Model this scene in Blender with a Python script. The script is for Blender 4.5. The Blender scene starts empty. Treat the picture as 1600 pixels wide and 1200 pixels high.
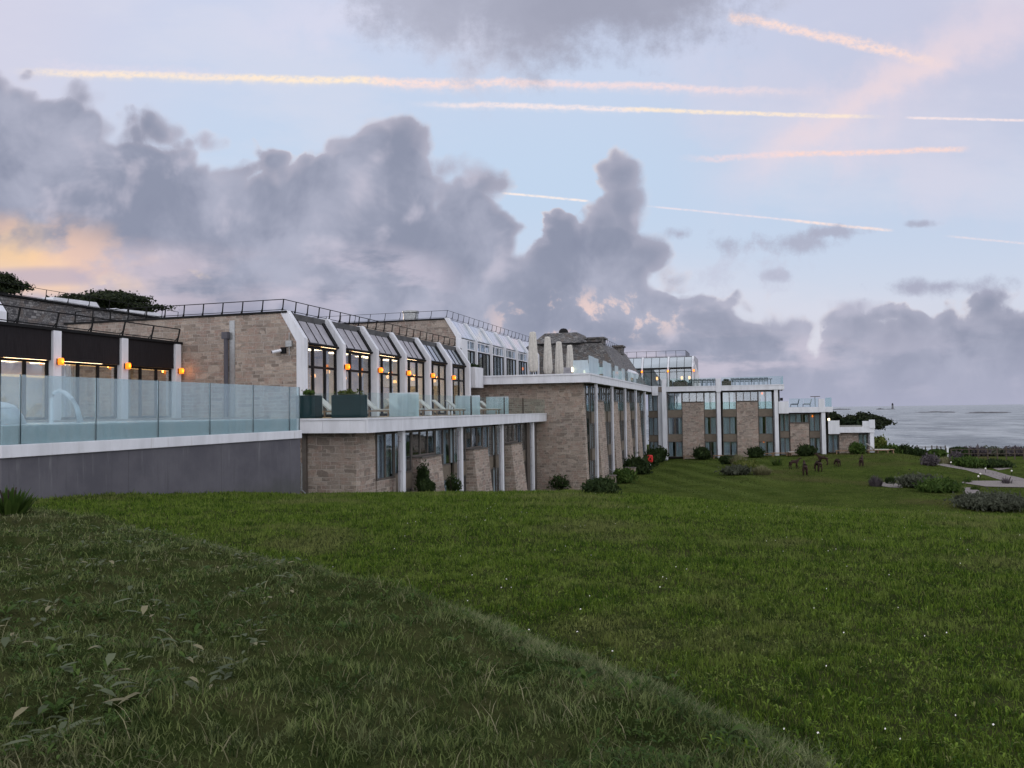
import bpy, bmesh, math, random
import numpy as np
from mathutils import Vector
random.seed(7); rng = np.random.default_rng(11)
S = bpy.context.scene; COL = S.collection
# ------------------------------------------------------------------ camera, 1 unit = 1 m, eye at the origin
F = 1250.0; TH = math.atan(.296); PITCH = math.atan(42/1250.0); ROLL = math.radians(.77)
fw = np.array([-math.sin(TH)*math.cos(PITCH), math.cos(TH)*math.cos(PITCH), math.sin(PITCH)])
rt = np.array([math.cos(TH), math.sin(TH), 0.0]); up_ = np.cross(rt, fw)
r2 = rt*math.cos(ROLL)-up_*math.sin(ROLL); u2 = up_*math.cos(ROLL)+rt*math.sin(ROLL)
def ray(px, py): return fw+r2*(px-800)/F-u2*(py-600)/F
cam = bpy.data.cameras.new('camera'); co = bpy.data.objects.new('camera', cam); COL.objects.link(co)
from mathutils import Matrix
M4 = Matrix.Identity(4)
for i in range(3): M4[i][0] = r2[i]; M4[i][1] = u2[i]; M4[i][2] = -fw[i]
co.matrix_world = M4
cam.sensor_width = 36; cam.lens = 36*F/1600; cam.clip_start = .05; cam.clip_end = 60000
S.camera = co
S.view_settings.view_transform = 'Standard'; S.view_settings.look = 'None'
S.view_settings.exposure = 0; S.view_settings.gamma = 1
S.cycles.use_denoising = True; S.cycles.max_bounces = 6; S.cycles.transparent_max_bounces = 12
S.cycles.glossy_bounces = 3; S.cycles.diffuse_bounces = 3; S.cycles.sample_clamp_indirect = 4

# ------------------------------------------------------------------ node helper
def lin(r, g, b):
    f = lambda c: (c/255/12.92 if c/255 <= .04045 else ((c/255+.055)/1.055)**2.4)
    return (f(r), f(g), f(b), 1)
class NT:
    def __init__(s, tree): s.t = tree; s.n = tree.nodes; s.l = tree.links
    def put(s, sock, v):
        if isinstance(v, Vx): s.l.new(v.s, sock)
        elif isinstance(v, bpy.types.NodeSocket): s.l.new(v, sock)
        elif v is not None: sock.default_value = v
    def node(s, typ, **k):
        n = s.n.new(typ)
        for a, b in k.items(): setattr(n, a, b)
        return n
    def m(s, op, a, b=None, c=None, clamp=False):
        n = s.n.new('ShaderNodeMath'); n.operation = op; n.use_clamp = clamp
        s.put(n.inputs[0], a)
        if b is not None: s.put(n.inputs[1], b)
        if c is not None: s.put(n.inputs[2], c)
        return Vx(s, n.outputs[0])
    def ss(s, v, a, b, lo=0.0, hi=1.0, lin_=False):
        n = s.n.new('ShaderNodeMapRange'); n.interpolation_type = 'LINEAR' if lin_ else 'SMOOTHSTEP'
        s.put(n.inputs[0], v)
        for i, x in enumerate((a, b, lo, hi)): s.put(n.inputs[1+i], x)
        return Vx(s, n.outputs[0])
    def mix(s, f, a, b, mode='MIX'):
        n = s.n.new('ShaderNodeMix'); n.data_type = 'RGBA'; n.blend_type = mode; n.clamp_factor = True
        s.put(n.inputs[0], f); s.put(n.inputs[6], a); s.put(n.inputs[7], b)
        return Vx(s, n.outputs[2])
    def vec(s, x, y, z=0.0):
        n = s.n.new('ShaderNodeCombineXYZ'); s.put(n.inputs[0], x); s.put(n.inputs[1], y); s.put(n.inputs[2], z)
        return Vx(s, n.outputs[0])
    def sep(s, v):
        n = s.n.new('ShaderNodeSeparateXYZ'); s.put(n.inputs[0], v); return [Vx(s, o) for o in n.outputs]
    def noise(s, v, scale, detail=4, rough=.5, dist=0.0, dim='3D'):
        n = s.n.new('ShaderNodeTexNoise'); n.noise_dimensions = getattr(s, 'dim', dim); s.put(n.inputs['Vector'], v)
        n.inputs['Scale'].default_value = scale; n.inputs['Detail'].default_value = detail
        n.inputs['Roughness'].default_value = rough; n.inputs['Distortion'].default_value = dist
        return Vx(s, n.outputs[0])
    def dot(s, v, w):
        n = s.n.new('ShaderNodeVectorMath'); n.operation = 'DOT_PRODUCT'; s.put(n.inputs[0], v); n.inputs[1].default_value = w
        return Vx(s, n.outputs['Value'])
    def curve(s, v, pts):
        n = s.n.new('ShaderNodeFloatCurve'); s.put(n.inputs['Value'], v); c = n.mapping.curves[0]
        n.mapping.extend = 'HORIZONTAL'
        for p in pts[1:-1]: c.points.new(*p)
        c.points[0].location = pts[0]; c.points[-1].location = pts[-1]
        for p in c.points: p.handle_type = 'AUTO_CLAMPED'
        n.mapping.update(); return Vx(s, n.outputs[0])
class Vx:
    def __init__(s, nt, sock): s.nt = nt; s.s = sock
    def __add__(s, o): return s.nt.m('ADD', s, o)
    __radd__ = __add__
    def __sub__(s, o): return s.nt.m('SUBTRACT', s, o)
    def __rsub__(s, o): return s.nt.m('SUBTRACT', o, s)
    def __mul__(s, o): return s.nt.m('MULTIPLY', s, o)
    __rmul__ = __mul__
    def __truediv__(s, o): return s.nt.m('DIVIDE', s, o)

# ------------------------------------------------------------------ world: dawn sky with cumulus bank and contrails
SUN_EL, SUN_AZ = math.radians(3.0), math.radians(-50)      # azimuth from +Y towards +X
w = bpy.data.worlds.new('World'); S.world = w; w.use_nodes = True
w.cycles.sampling_method = 'MANUAL'; w.cycles.sample_map_resolution = 256
nt = NT(w.node_tree); nt.dim = '2D'; w.node_tree.nodes.clear()
out = nt.node('ShaderNodeOutputWorld'); bg = nt.node('ShaderNodeBackground'); nt.l.new(bg.outputs[0], out.inputs[0])
sky = nt.node('ShaderNodeTexSky'); sky.sky_type = 'NISHITA'; sky.sun_disc = False
sky.sun_elevation = SUN_EL; sky.sun_rotation = SUN_AZ; sky.air_density = 1.2; sky.dust_density = 1.5
D = nt.node('ShaderNodeTexCoord').outputs['Generated']
fh = (-math.sin(TH), math.cos(TH), 0.0); rh = (math.cos(TH), math.sin(TH), 0.0)
def st(px, py):
    d = ray(px, py); f = d@np.array(fh); return (float(d@np.array(rh)/f), float(d[2]/f))
df = nt.dot(D, fh); dr = nt.dot(D, rh); dz = nt.dot(D, (0, 0, 1))
front = nt.ss(df, .12, .45)
dfc = nt.m('MAXIMUM', df, .12)
s_ = dr/dfc; t_ = dz/dfc
P0 = nt.vec(s_, t_)
elev = nt.m('MAXIMUM', dz, 0.0)
# clear sky colour by height, then lavender towards the upper right
tt = nt.ss(t_, 0.0, .55, 0, 1, True)
clear = nt.mix(nt.ss(tt, 0, .5), lin(226, 222, 232), lin(198, 218, 243))
clear = nt.mix(nt.ss(tt, .5, 1.0), clear, lin(207, 216, 241))
warp1 = nt.noise(P0, 2.2, 4, .55); warp2 = nt.noise(nt.vec(s_*1.2+t_*.5, t_*3.0), 2.0, 5, .6)
lav = nt.ss(s_+(warp1-.5)*.3, .05, .6)*nt.ss(t_, .12, .42)
clear = nt.mix(lav*.7, clear, lin(203, 202, 224))
clear = nt.mix(nt.ss(s_, -.35, -.65)*.6, clear, lin(218, 214, 232))
clear = nt.mix(nt.ss(warp2, .45, .7)*.42, clear, lin(224, 225, 240))
clear = nt.mix(.06, clear, nt.mix(1.0, sky.outputs[0], (.1, .1, .1, 1), 'MULTIPLY'))
colr = clear
fine = nt.noise(P0, 60, 5, .7); med = nt.noise(P0, 9, 5, .6); fleck = nt.noise(nt.vec(s_, t_*1.6), 130, 3, .6)
def streak(a, b, wpx, color, alpha, fa=.15, fb=.15, wob=.3, soft=.6, sc=1.0, fall=0.0):
    wpx *= .8 if wpx < 20 else 1.0; wob *= 1.35 if wpx > 4 else 1
    """a vapour trail between two sky directions, with fall streaks under it"""
    global colr
    (x0, y0), (x1, y1) = st(*a), st(*b); dx, dy = x1-x0, y1-y0; L = math.hypot(dx, dy); dx /= L; dy /= L
    u = ((s_-x0)*dx+(t_-y0)*dy)*(1/L)
    pe = (s_-x0)*(-dy)+(t_-y0)*dx+(fine-.5)*(wpx/F*wob*(1.6 if wpx < 20 else .35)*sc)+(med-.5)*(wpx/F*wob*3.0*sc)
    wd = wpx/F
    m = nt.ss(nt.m('ABSOLUTE', pe), wd*1.15, wd*(1-soft)*.9)
    m = m*nt.ss(fleck if wpx < 20 else med, .28, .62, .42 if wpx < 20 else .7, 1)*nt.ss(u, 0.0, fa)*nt.ss(u, 1.0, 1-fb)*alpha
    colr = nt.mix(m, colr, color)
    if fall:
        m = nt.ss(pe, .002, -wd*.3)*nt.ss(pe, -wd*fall, -wd*.4)*nt.ss(fine, .3, .7, .3, 1)*nt.ss(u, 0.0, .3)*nt.ss(u, 1.0, .6)*alpha*.42
        colr = nt.mix(m, colr, color)
pink = lin(252, 226, 220); cream = lin(255, 236, 214); white = lin(250, 234, 232)
streak((1060, 345), (1680, -40), 70, lin(234, 218, 228), .6, .3, .2, .5, .98)
streak((1170, 262), (1580, 30), 34, lin(244, 220, 220), .55, .25, .4, .9, .95)
streak((300, 40), (900, 20), 60, lin(226, 222, 238), .5, .3, .3, .6, .98)
streak((930, 60), (1700, 330), 90, lin(220, 214, 230), .35, .3, .3, .8, .98)
streak((0, 111), (640, 128), 9, cream, .97, .22, .06, .35, .75, 1, 2.0)
streak((560, 126), (900, 133), 12, pink, .9, .12, .3, .5, .9, 1, 2.2)
streak((740, 126), (1345, 146), 9, lin(247, 224, 224), .8, .15, .5, .5, .85, 1, 2.4)
streak((30, 103), (420, 118), 16, lin(228, 220, 234), .4, .2, .3, .6, .95)
streak((630, 160), (1030, 173), 7, white, .85, .3, .1, .45, .8, 1, 2.2)
streak((960, 170), (1395, 184), 5.5, cream, .9, .08, .22, .35, .8)
streak((1135, 20), (1510, 109), 14, lin(252, 224, 216), .9, .03, .35, .6, .85)
streak((1050, 250), (1270, 239), 9, lin(244, 220, 222), .7, .4, .2, .6, .85)
streak((1190, 243), (1520, 232), 7, lin(252, 220, 212), .9, .2, .1, .45, .85)
streak((780, 301), (925, 315), 3.2, lin(255, 240, 232), .9, .08, .1, .2, .8)
streak((1000, 321), (1310, 351), 2.6, lin(240, 228, 234), .75, .15, .15, .2, .8)
streak((1210, 342), (1400, 361), 3.8, lin(255, 232, 224), .9, .3, .12, .3, .8)
streak((1410, 184), (1640, 189), 3.6, lin(250, 232, 232), .85, .08, .05, .3, .8)
streak((1470, 368), (1640, 384), 3.0, lin(240, 226, 230), .6, .2, .05, .3, .8)
# billow noises
def voro(v, sc):
    n = nt.node('ShaderNodeTexVoronoi'); n.feature = 'SMOOTH_F1'; n.voronoi_dimensions = '2D'; nt.put(n.inputs['Vector'], v); n.inputs['Scale'].default_value = sc
    n.inputs['Smoothness'].default_value = .25; return Vx(nt, n.outputs['Distance'])
n0 = nt.noise(P0, 5.5, 2, .5); n00 = nt.noise(nt.vec(s_+5.0, t_+2.0), 5.5, 2, .5)
wv = nt.vec(s_+(n0-.5)*.06, t_+(n00-.5)*.06)
b1 = nt.noise(wv, 6, 5, .52); b3 = nt.noise(wv, 24, 6, .62)
wl = nt.vec(s_+(n0-.5)*.06+.012, t_+(n00-.5)*.06-.016)
v1 = voro(wv, 11); v2 = voro(wv, 24); v3 = voro(wv, 52)
bil = (.42-v1)*.075+(.42-v2)*.040+(.42-v3)*.017
relief = (b1-nt.noise(wl, 6, 5, .52))*5.0
wisp = nt.noise(P0, 14, 6, .68); soft_ = nt.noise(P0, 3.2, 3, .5)
def puff(c, rx, ry, amp, e0, e1, color, alpha, bl=0.0):
    global colr
    (x, y) = st(*c); a = (s_-x)/(rx/F); b = (t_-y)/(ry/F)
    q = 1.0-nt.m('SQRT', a*a+b*b)+(b1-.5)*amp+(wisp-.5)*amp*1.2
    if bl: q = q+bil*bl
    colr = nt.mix(nt.ss(q, e0, e1)*alpha, colr, color)
grey = nt.mix(nt.ss(b1+relief*.05, .38, .66), lin(172, 175, 194), lin(200, 203, 221))
puff((860, -40), 420, 205, .8, .05, .6, grey, .95)
puff((930, -30), 300, 175, .6, .0, .6, lin(158, 161, 180), .85)
puff((690, -10), 190, 110, .8, .0, .7, lin(170, 173, 192), .7)
for c, rx, ry in (((1062, 366), 46, 16), ((1128, 384), 62, 34), ((1240, 380), 78, 24), ((1305, 362), 56, 12), ((1210, 430), 36, 14), ((1440, 350), 30, 8)):
    puff(c, rx, ry, 1.9, .2, 1.1, lin(172, 175, 195), .85)
puff((1110, 425), 150, 60, 2.2, .2, 1.1, lin(196, 199, 218), .7)
# main cumulus bank: silhouette as height over azimuth, edge broken into round billows
TOPS = [(-400, 60), (-200, 70), (-60, 80), (0, 98), (20, 120), (50, 140), (85, 150), (115, 128), (140, 130), (165, 165), (215, 190), (262, 182), (318, 205), (338, 238), (385, 250), (430, 250), (480, 248), (505, 225), (535, 198), (570, 190), (612, 176), (645, 196), (660, 222), (700, 250), (735, 268), (775, 305), (795, 350), (812, 375), (840, 352), (880, 328), (928, 322), (960, 345), (1000, 372), (1030, 395), (1052, 425), (1095, 448), (1150, 458), (1180, 486), (1200, 506), (1240, 516), (1285, 508), (1306, 484), (1335, 498), (1400, 494), (1470, 478), (1540, 462), (1600, 455), (1700, 440), (1900, 430)]
TOPS.sort(); pts = []
for p in TOPS:
    x, y = st(*p); pts.append(((x+1.0)/2.0, y/.6))
pts.sort()
crv = nt.curve(nt.m('MULTIPLY_ADD', s_+(n0-.5)*.010+(b3-.5)*.020, .5, .5, clamp=True), pts)*.6
hgt = crv-t_+bil+(b1-.5)*.03+(b3-.5)*.036
for c, rx, ry in (((972, 272), 42, 44), ((978, 325), 40, 60), ((940, 345), 45, 40), ((1012, 402), 52, 48), ((1045, 440), 45, 40), ((128, 152), 40, 42), ((255, 212), 62, 44), ((320, 222), 40, 36), ((612, 222), 84, 58), ((545, 236), 60, 44), ((690, 265), 46, 36), ((745, 292), 50, 40), ((1312, 505), 36, 32), ((1225, 515), 60, 26)):
    (x, y) = st(*c); a = (s_-x)/(rx/F); b = (t_-y)/(ry/F)
    hgt = nt.m('MAXIMUM', hgt, (1.0-nt.m('SQRT', a*a+b*b))*(min(rx, ry)/F)+bil*.42+(b3-.5)*.026)
wide = nt.ss(soft_, .35, .65, .006, .028)
bank = nt.m('SMOOTH_MIN', nt.ss(hgt, -.003, wide), 1.0, .05)
body = nt.mix(nt.ss(b1+(b3-.5)*.14+(v1-.4)*.12-nt.ss(s_, .3, -.1)*.04, .28, .74), lin(142, 148, 169), lin(176, 179, 198))
body = nt.mix(nt.ss(relief+(v2-.4)*.8, .15, 1.1)*.6, body, lin(205, 200, 215))
body = nt.mix(nt.ss(relief, -.2, -1.1)*.5, body, lin(132, 138, 161))
edge = nt.mix(nt.ss(s_, -.2, .3), lin(210, 203, 216), lin(196, 195, 212))
body = nt.mix((1.0-nt.ss(hgt, .0, .04))*.45, body, edge)
body = nt.mix((1.0-nt.ss(hgt, .0, .012))*nt.ss(b3, .35, .6)*.7, body, lin(234, 226, 230))
low = nt.noise(nt.vec(s_*1.0, t_*3.0), 5, 6, .58); lowb = nt.noise(nt.vec(s_*1.1+.3, t_*2.0), 8, 5, .55)
bx = nt.ss(t_, .13, .02)
pale = nt.mix(nt.ss(s_, -.5, .5), lin(222, 206, 214), lin(200, 196, 213))
body = nt.mix(nt.ss(low, .5, .66)*bx*.6, body, pale)
body = nt.mix(nt.ss(s_, .12, .45)*nt.ss(t_, .11, .0)*.75, body, lin(168, 171, 193))
def glow(c, rx, ry, color, alpha, lo=.42, hi=.62, tex=None):
    global body
    (x, y) = st(*c); a = (s_-x)/(rx/F); b = (t_-y)/(ry/F)
    g = nt.ss(a*a+b*b, 1.0, .05)
    body = nt.mix(g*nt.ss(tex if tex is not None else low, lo, hi)*alpha, body, color)
glow((60, 445), 500, 85, lin(208, 196, 208), .8, .3, .55)
glow((-20, 405), 300, 88, lin(242, 202, 178), .8, .40, .62, lowb)
glow((140, 425), 190, 46, lin(252, 216, 182), .75, .44, .64, b1)
glow((0, 385), 120, 52, lin(253, 212, 164), .8, .36, .62, b1)
glow((240, 440), 110, 26, lin(255, 228, 196), .8, .46, .56, lowb)
glow((70, 432), 150, 20, lin(190, 178, 194), .8, .40, .5, b1)
glow((560, 440), 190, 70, lin(205, 198, 214), .7, .4, .58)
glow((885, 500), 150, 60, lin(246, 214, 204), .7, .50, .66, b3)
glow((1005, 488), 110, 50, lin(240, 214, 208), .6, .50, .66, b3)
glow((1140, 555), 260, 44, lin(212, 203, 217), .6, .42, .58)
colr = nt.mix(bank, colr, body)
puff((1470, 447), 150, 26, 1.3, .1, .8, lin(166, 168, 189), .85, 3)
puff((1340, 480), 90, 22, 1.3, .1, .9, lin(190, 190, 208), .6, 3)
colr = nt.mix(nt.ss(t_, .022, -.002)*.5, colr, lin(172, 174, 196))
# unseen half of the sky behind the viewer, brightened low down to lift the facades
nt.dim = '3D'
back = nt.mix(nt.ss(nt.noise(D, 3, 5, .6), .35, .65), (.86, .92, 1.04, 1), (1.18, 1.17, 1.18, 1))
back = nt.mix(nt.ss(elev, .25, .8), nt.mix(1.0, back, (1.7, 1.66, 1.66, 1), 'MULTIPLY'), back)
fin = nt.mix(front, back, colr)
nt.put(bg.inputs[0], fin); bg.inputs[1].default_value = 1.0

sd = bpy.data.lights.new('sun', 'SUN'); sd.energy = .35; sd.angle = math.radians(8); sd.color = (1, .8, .6)
so = bpy.data.objects.new('sun', sd); COL.objects.link(so)
sv = Vector((math.sin(SUN_AZ)*math.cos(SUN_EL), math.cos(SUN_AZ)*math.cos(SUN_EL), math.sin(SUN_EL)))
so.rotation_euler = sv.to_track_quat('Z', 'Y').to_euler()

# ------------------------------------------------------------------ materials
MAT = {}
def mat(name):
    m = bpy.data.materials.new(name); m.use_nodes = True; MAT[name] = m
    q = NT(m.node_tree); b = m.node_tree.nodes['Principled BSDF']; return m, q, b
def bump(q, b, h, strength=.5, dist=.02):
    n = q.node('ShaderNodeBump'); q.put(n.inputs['Height'], h); n.inputs['Strength'].default_value = strength
    n.inputs['Distance'].default_value = dist; q.l.new(n.outputs[0], b.inputs['Normal'])
def wpos(q): return q.node('ShaderNodeNewGeometry').outputs['Position']
def plain(name, c, rough=.6, var=.25, scale=3, spec=.22, metal=0, bmp=0.0, stretch=None):
    m, q, b = mat(name); p = wpos(q)
    if stretch:
        x, y, z = q.sep(p); p = q.vec(x*stretch[0], y*stretch[1], z*stretch[2])
    n = q.noise(p, scale, 6, .65)
    d = tuple(v*(1-var) for v in c)+(1,); l = tuple(min(1, v*(1+var*.6)) for v in c)+(1,)
    q.put(b.inputs['Base Color'], q.mix(q.ss(n, .3, .7), d, l)); b.inputs['Roughness'].default_value = rough
    b.inputs['Specular IOR Level'].default_value = spec; b.inputs['Metallic'].default_value = metal
    if bmp: bump(q, b, q.noise(p, scale*6, 4, .6), .5, bmp)
    return m
def emis(name, c, k):
    m, q, b = mat(name); b.inputs['Base Color'].default_value = c+(1,); b.inputs['Emission Color'].default_value = c+(1,)
    b.inputs['Emission Strength'].default_value = k; return m
def stone(name, pal, bw=.55, rh_=.24, mortar=(.30, .26, .24, 1), rough=.9, msz=.016, ht=.03):
    m, q, b = mat(name); x, y, z = q.sep(wpos(q)); hz = x*1.0+y*1.0
    wn = q.noise(q.vec(hz*.6, z*.9), 1.0, 2, .5)
    v = q.vec(hz+(q.noise(q.vec(hz, z), 3.3, 2)-.5)*.05, z+(wn-.5)*.16+(q.noise(q.vec(hz, z, 4.0), 5, 2)-.5)*.03)
    def brick(w_, h_, off):
        n = q.node('ShaderNodeTexBrick'); q.put(n.inputs['Vector'], v); n.offset = off; n.squash = 1.4; n.squash_frequency = 3
        n.inputs['Scale'].default_value = 1; n.inputs['Brick Width'].default_value = w_; n.inputs['Row Height'].default_value = h_
        n.inputs['Mortar Size'].default_value = msz; n.inputs['Mortar Smooth'].default_value = .25; n.inputs['Bias'].default_value = 0
        n.inputs[1].default_value = (0, 0, 0, 1); n.inputs[2].default_value = (1, 1, 1, 1); n.inputs[3].default_value = (.5, .5, .5, 1)
        return n
    A = brick(bw, rh_, .43); B = brick(bw*1.55, rh_*2, .37)
    sel = q.ss(q.noise(q.vec(hz*.9, z*1.3, 9.0), 1.3, 1), .52, .54)
    val = q.mix(sel, A.outputs['Color'], B.outputs['Color']); fac = q.mix(sel, A.outputs['Fac'], B.outputs['Fac'])
    vs = q.sep(val)[0]; fs = q.sep(fac)[0]
    g = q.noise(q.vec(hz, z), 11, 6, .7); big = q.noise(q.vec(hz, z), .35, 3, .5)
    c = q.mix(vs, pal[0], pal[1]); c = q.mix(q.ss(q.noise(q.vec(hz, z, 2.0), 2.1, 1), .5, .64), c, pal[2])
    c = q.mix(.55, c, q.mix(q.ss(g, .25, .75), (.45, .45, .45, 1), (1.3, 1.3, 1.3, 1)), 'MULTIPLY')
    c = q.mix(.5, c, q.mix(q.ss(big, .3, .7), (.78, .78, .8, 1), (1.15, 1.12, 1.08, 1)), 'MULTIPLY')
    c = q.mix(fs, c, mortar)
    q.put(b.inputs['Base Color'], c); b.inputs['Roughness'].default_value = rough; b.inputs['Specular IOR Level'].default_value = .2
    bump(q, b, (1.0-fs)*.7+g*.5+vs*.25, .9, ht); return m
stone('stone', ((.20, .165, .142, 1), (.41, .345, .297, 1), (.31, .235, .20, 1)), .43, .175, (.42, .375, .34, 1), msz=.014, ht=.05)
stone('slate', ((.06, .058, .062, 1), (.24, .235, .235, 1), (.14, .12, .11, 1)), .17, .085, (.03, .03, .033, 1), .65, .012, .02)
plain('white_paint', (.62, .63, .68), .55, .13, 1.6, .35, 0, .0, (1, 1, .25))
m = MAT['white_paint']; q = NT(m.node_tree); b = m.node_tree.nodes['Principled BSDF']; x, y, z = q.sep(wpos(q))
r_ = q.noise(q.vec(x*4, y*4, z*.25), 1.6, 5, .7); sp = q.noise(wpos(q), 5, 5, .7); base = b.inputs['Base Color'].links[0].from_socket
c = q.mix(q.ss(r_, .56, .76)*.45, base, (.33, .31, .30, 1)); c = q.mix(q.ss(sp, .62, .8)*.35, c, (.36, .33, .30, 1)); q.put(b.inputs['Base Color'], c)
plain('white_metal', (.64, .65, .70), .4, .1, 2)
plain('render_grey', (.085, .083, .10), .8, .16, 1.2, .3, 0, .004, (1, 1, .3))
m, q, b = mat('render_wall'); P = wpos(q); x, y, z = q.sep(P)
run = q.noise(q.vec(x*2.2, y*2.2, z*.16), 2.0, 5, .7); patch = q.noise(P, .8, 5, .65); topz = q.ss(z, -2.2, -1.0)
c = q.mix(q.ss(patch, .3, .7), (.070, .068, .084, 1), (.100, .097, .114, 1)); c = q.mix(q.ss(run, .56, .74)*topz*.6, c, (.19, .19, .20, 1))
c = q.mix(q.ss(run, .44, .28)*.5, c, (.05, .05, .058, 1)); c = q.mix(q.ss(z+(patch-.5)*1.2, -1.9, -2.7)*.5, c, (.055, .060, .050, 1))
jt = q.ss(q.m('ABSOLUTE', q.m('SUBTRACT', q.m('FRACT', y*.27), .5)), .004, .0015); c = q.mix(jt*.6, c, (.04, .04, .045, 1))
q.put(b.inputs['Base Color'], c); b.inputs['Roughness'].default_value = .85; bump(q, b, patch+run*.5, .4, .02)
plain('dark_metal', (.010, .010, .011), .6, .3, 4, .12)
plain('anthracite', (.016, .014, .016), .7, .3, 5, .12, 0, 0, (6, 6, .4))
plain('zinc', (.30, .29, .32), .45, .22, 2.2, .5)
plain('roof_felt', (.09, .09, .095), .9, .3, 1.5)
plain('taupe', (.15, .125, .10), .7, .15, 3)
plain('frame_brown', (.11, .095, .085), .55, .2, 4)
plain('curtain', (.50, .56, .60), .9, .4, 1.0, .1, 0, 0, (26, 26, .2))
plain('curtain_warm', (.62, .55, .46), .9, .3, 1.0, .1, 0, 0, (18, 18, .2))
plain('interior', (.52, .46, .38), .9, .3, 1.2)
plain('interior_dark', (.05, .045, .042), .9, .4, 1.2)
plain('deck', (.24, .20, .17), .8, .25, 2, .3, 0, 0, (8, 1, 1))
plain('planter', (.016, .032, .038), .75, .2, 3, .1)
plain('canvas', (.52, .50, .47), .9, .15, 6, .15, 0, .004)
plain('lounger_fabric', (.46, .44, .42), .85, .15, 8, .2)
plain('teak', (.26, .17, .11), .7, .3, 5)
plain('chair_green', (.022, .045, .048), .5, .2, 5)
plain('wood_grey', (.085, .068, .055), .85, .35, 6)
plain('rust', (.030, .016, .012), .8, .4, 5)
plain('bark', (.045, .035, .028), .9, .35, 8)
plain('red_paint', (.55, .03, .03), .45, .1, 6)
plain('gravel', (.22, .195, .185), .95, .35, 14, .2, 0, .01)
plain('path_stone', (.20, .175, .17), .95, .25, 5, .2, 0, .006)
plain('rock', (.13, .13, .14), .9, .3, .2)  # rock tone lightened, sea haze put into the colour
plain('soil', (.04, .032, .024), .95, .4, 4)
plain('galv', (.33, .34, .35), .4, .2, 6, .5, .6)
plain('petal', (.75, .72, .68), .6, .1, 9)
emis('lamp_orange', (1.0, .22, .01), 1.5); emis('lamp_warm', (1.0, .50, .16), 2.2)
emis('lamp_ceiling', (1.0, .72, .44), 9.0); emis('lamp_cove', (1.0, .52, .16), 2.0); emis('lamp_white', (1, .85, .5), 6)
def glassmat(name, tint, refl, milk=None, milk_f=0.0, rough=.02, gz=1.0, bp=.25, cap=1.0):
    m, q, b = mat(name); q.n.remove(b); o = q.n['Material Output']
    tr = q.node('ShaderNodeBsdfTransparent'); tr.inputs[0].default_value = tint
    gl = q.node('ShaderNodeBsdfAnisotropic') if False else q.node('ShaderNodeBsdfGlossy'); gl.inputs['Roughness'].default_value = rough
    gl.inputs[0].default_value = (.9, .95, 1, 1)
    fr = q.node('ShaderNodeLayerWeight'); fr.inputs[0].default_value = .35
    f = q.m('MINIMUM', q.m('MULTIPLY_ADD', Vx(q, fr.outputs['Fresnel']), (1-refl)*gz, refl, clamp=True), cap)
    bs = q.node('ShaderNodeBump'); bs.inputs['Strength'].default_value = bp; bs.inputs['Distance'].default_value = .01
    q.put(bs.inputs['Height'], q.noise(wpos(q), .9, 2)); q.l.new(bs.outputs[0], gl.inputs['Normal'])
    mx = q.node('ShaderNodeMixShader'); base = tr.outputs[0]
    if milk:
        df_ = q.node('ShaderNodeBsdfDiffuse'); tl = q.node('ShaderNodeBsdfTranslucent'); df_.inputs[0].default_value = milk; tl.inputs[0].default_value = milk
        ms = q.node('ShaderNodeMixShader'); ms.inputs[0].default_value = .45; q.l.new(df_.outputs[0], ms.inputs[1]); q.l.new(tl.outputs[0], ms.inputs[2])
        m2 = q.node('ShaderNodeMixShader')
        x, y, z = q.sep(wpos(q)); st_ = q.noise(q.vec(x*5, y*5, z*.4), 1, 4)
        q.put(m2.inputs[0], q.m('MULTIPLY_ADD', st_-.5, .35, milk_f, clamp=True)); q.l.new(base, m2.inputs[1]); q.l.new(ms.outputs[0], m2.inputs[2]); base = m2.outputs[0]
    q.put(mx.inputs[0], f); q.l.new(base, mx.inputs[1]); q.l.new(gl.outputs[0], mx.inputs[2]); q.l.new(mx.outputs[0], o.inputs[0]); return m
glassmat('window_glass', (.88, .92, .94, 1), .10, gz=.8, cap=.5)
glassmat('rail_glass', (.90, .96, .95, 1), .0, gz=.10, bp=0.0, cap=.06)
glassmat('pool_glass', (.80, .90, .92, 1), .10, (.66, .75, .75, 1), .17, .10, gz=.45, bp=0.0, cap=.26)
glassmat('frosted_glass', (.75, .85, .88, 1), .06, (.66, .73, .77, 1), .55, .1, gz=.3, bp=0.0, cap=.15)
glassmat('roof_glass', (.25, .28, .32, 1), .40, (.22, .26, .30, 1), .6, .05, gz=.85, cap=.78)
glassmat('roof_glass_dark', (.25, .28, .32, 1), .16, (.15, .19, .22, 1), .75, .12, gz=.5, cap=.5)
glassmat('splash', (.9, .95, .98, 1), .05, (.7, .76, .8, 1), .4, .3)
def leafmat(name, a, b_, c_=None, tr=.25, rough=.6):
    m, q, b = mat(name); g = q.node('ShaderNodeNewGeometry'); r = Vx(q, g.outputs['Random Per Island'])
    n = q.noise(g.outputs['Position'], 1.3, 3)
    c = q.mix(r, a+(1,), b_+(1,)); c = q.mix(q.ss(n, .35, .65)*.5, c, tuple(v*.6 for v in a)+(1,))
    if c_: c = q.mix(q.ss(r, .86, .9), c, c_+(1,))
    q.put(b.inputs['Base Color'], c); b.inputs['Roughness'].default_value = rough; b.inputs['Specular IOR Level'].default_value = .08
    tlr = q.node('ShaderNodeBsdfTranslucent'); q.put(tlr.inputs[0], c); mx = q.node('ShaderNodeMixShader'); mx.inputs[0].default_value = tr
    q.l.new(b.outputs[0], mx.inputs[1]); q.l.new(tlr.outputs[0], mx.inputs[2]); q.l.new(mx.outputs[0], q.n['Material Output'].inputs[0]); return m
leafmat('leaf_dark', (.018, .032, .012), (.045, .07, .022))
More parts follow.
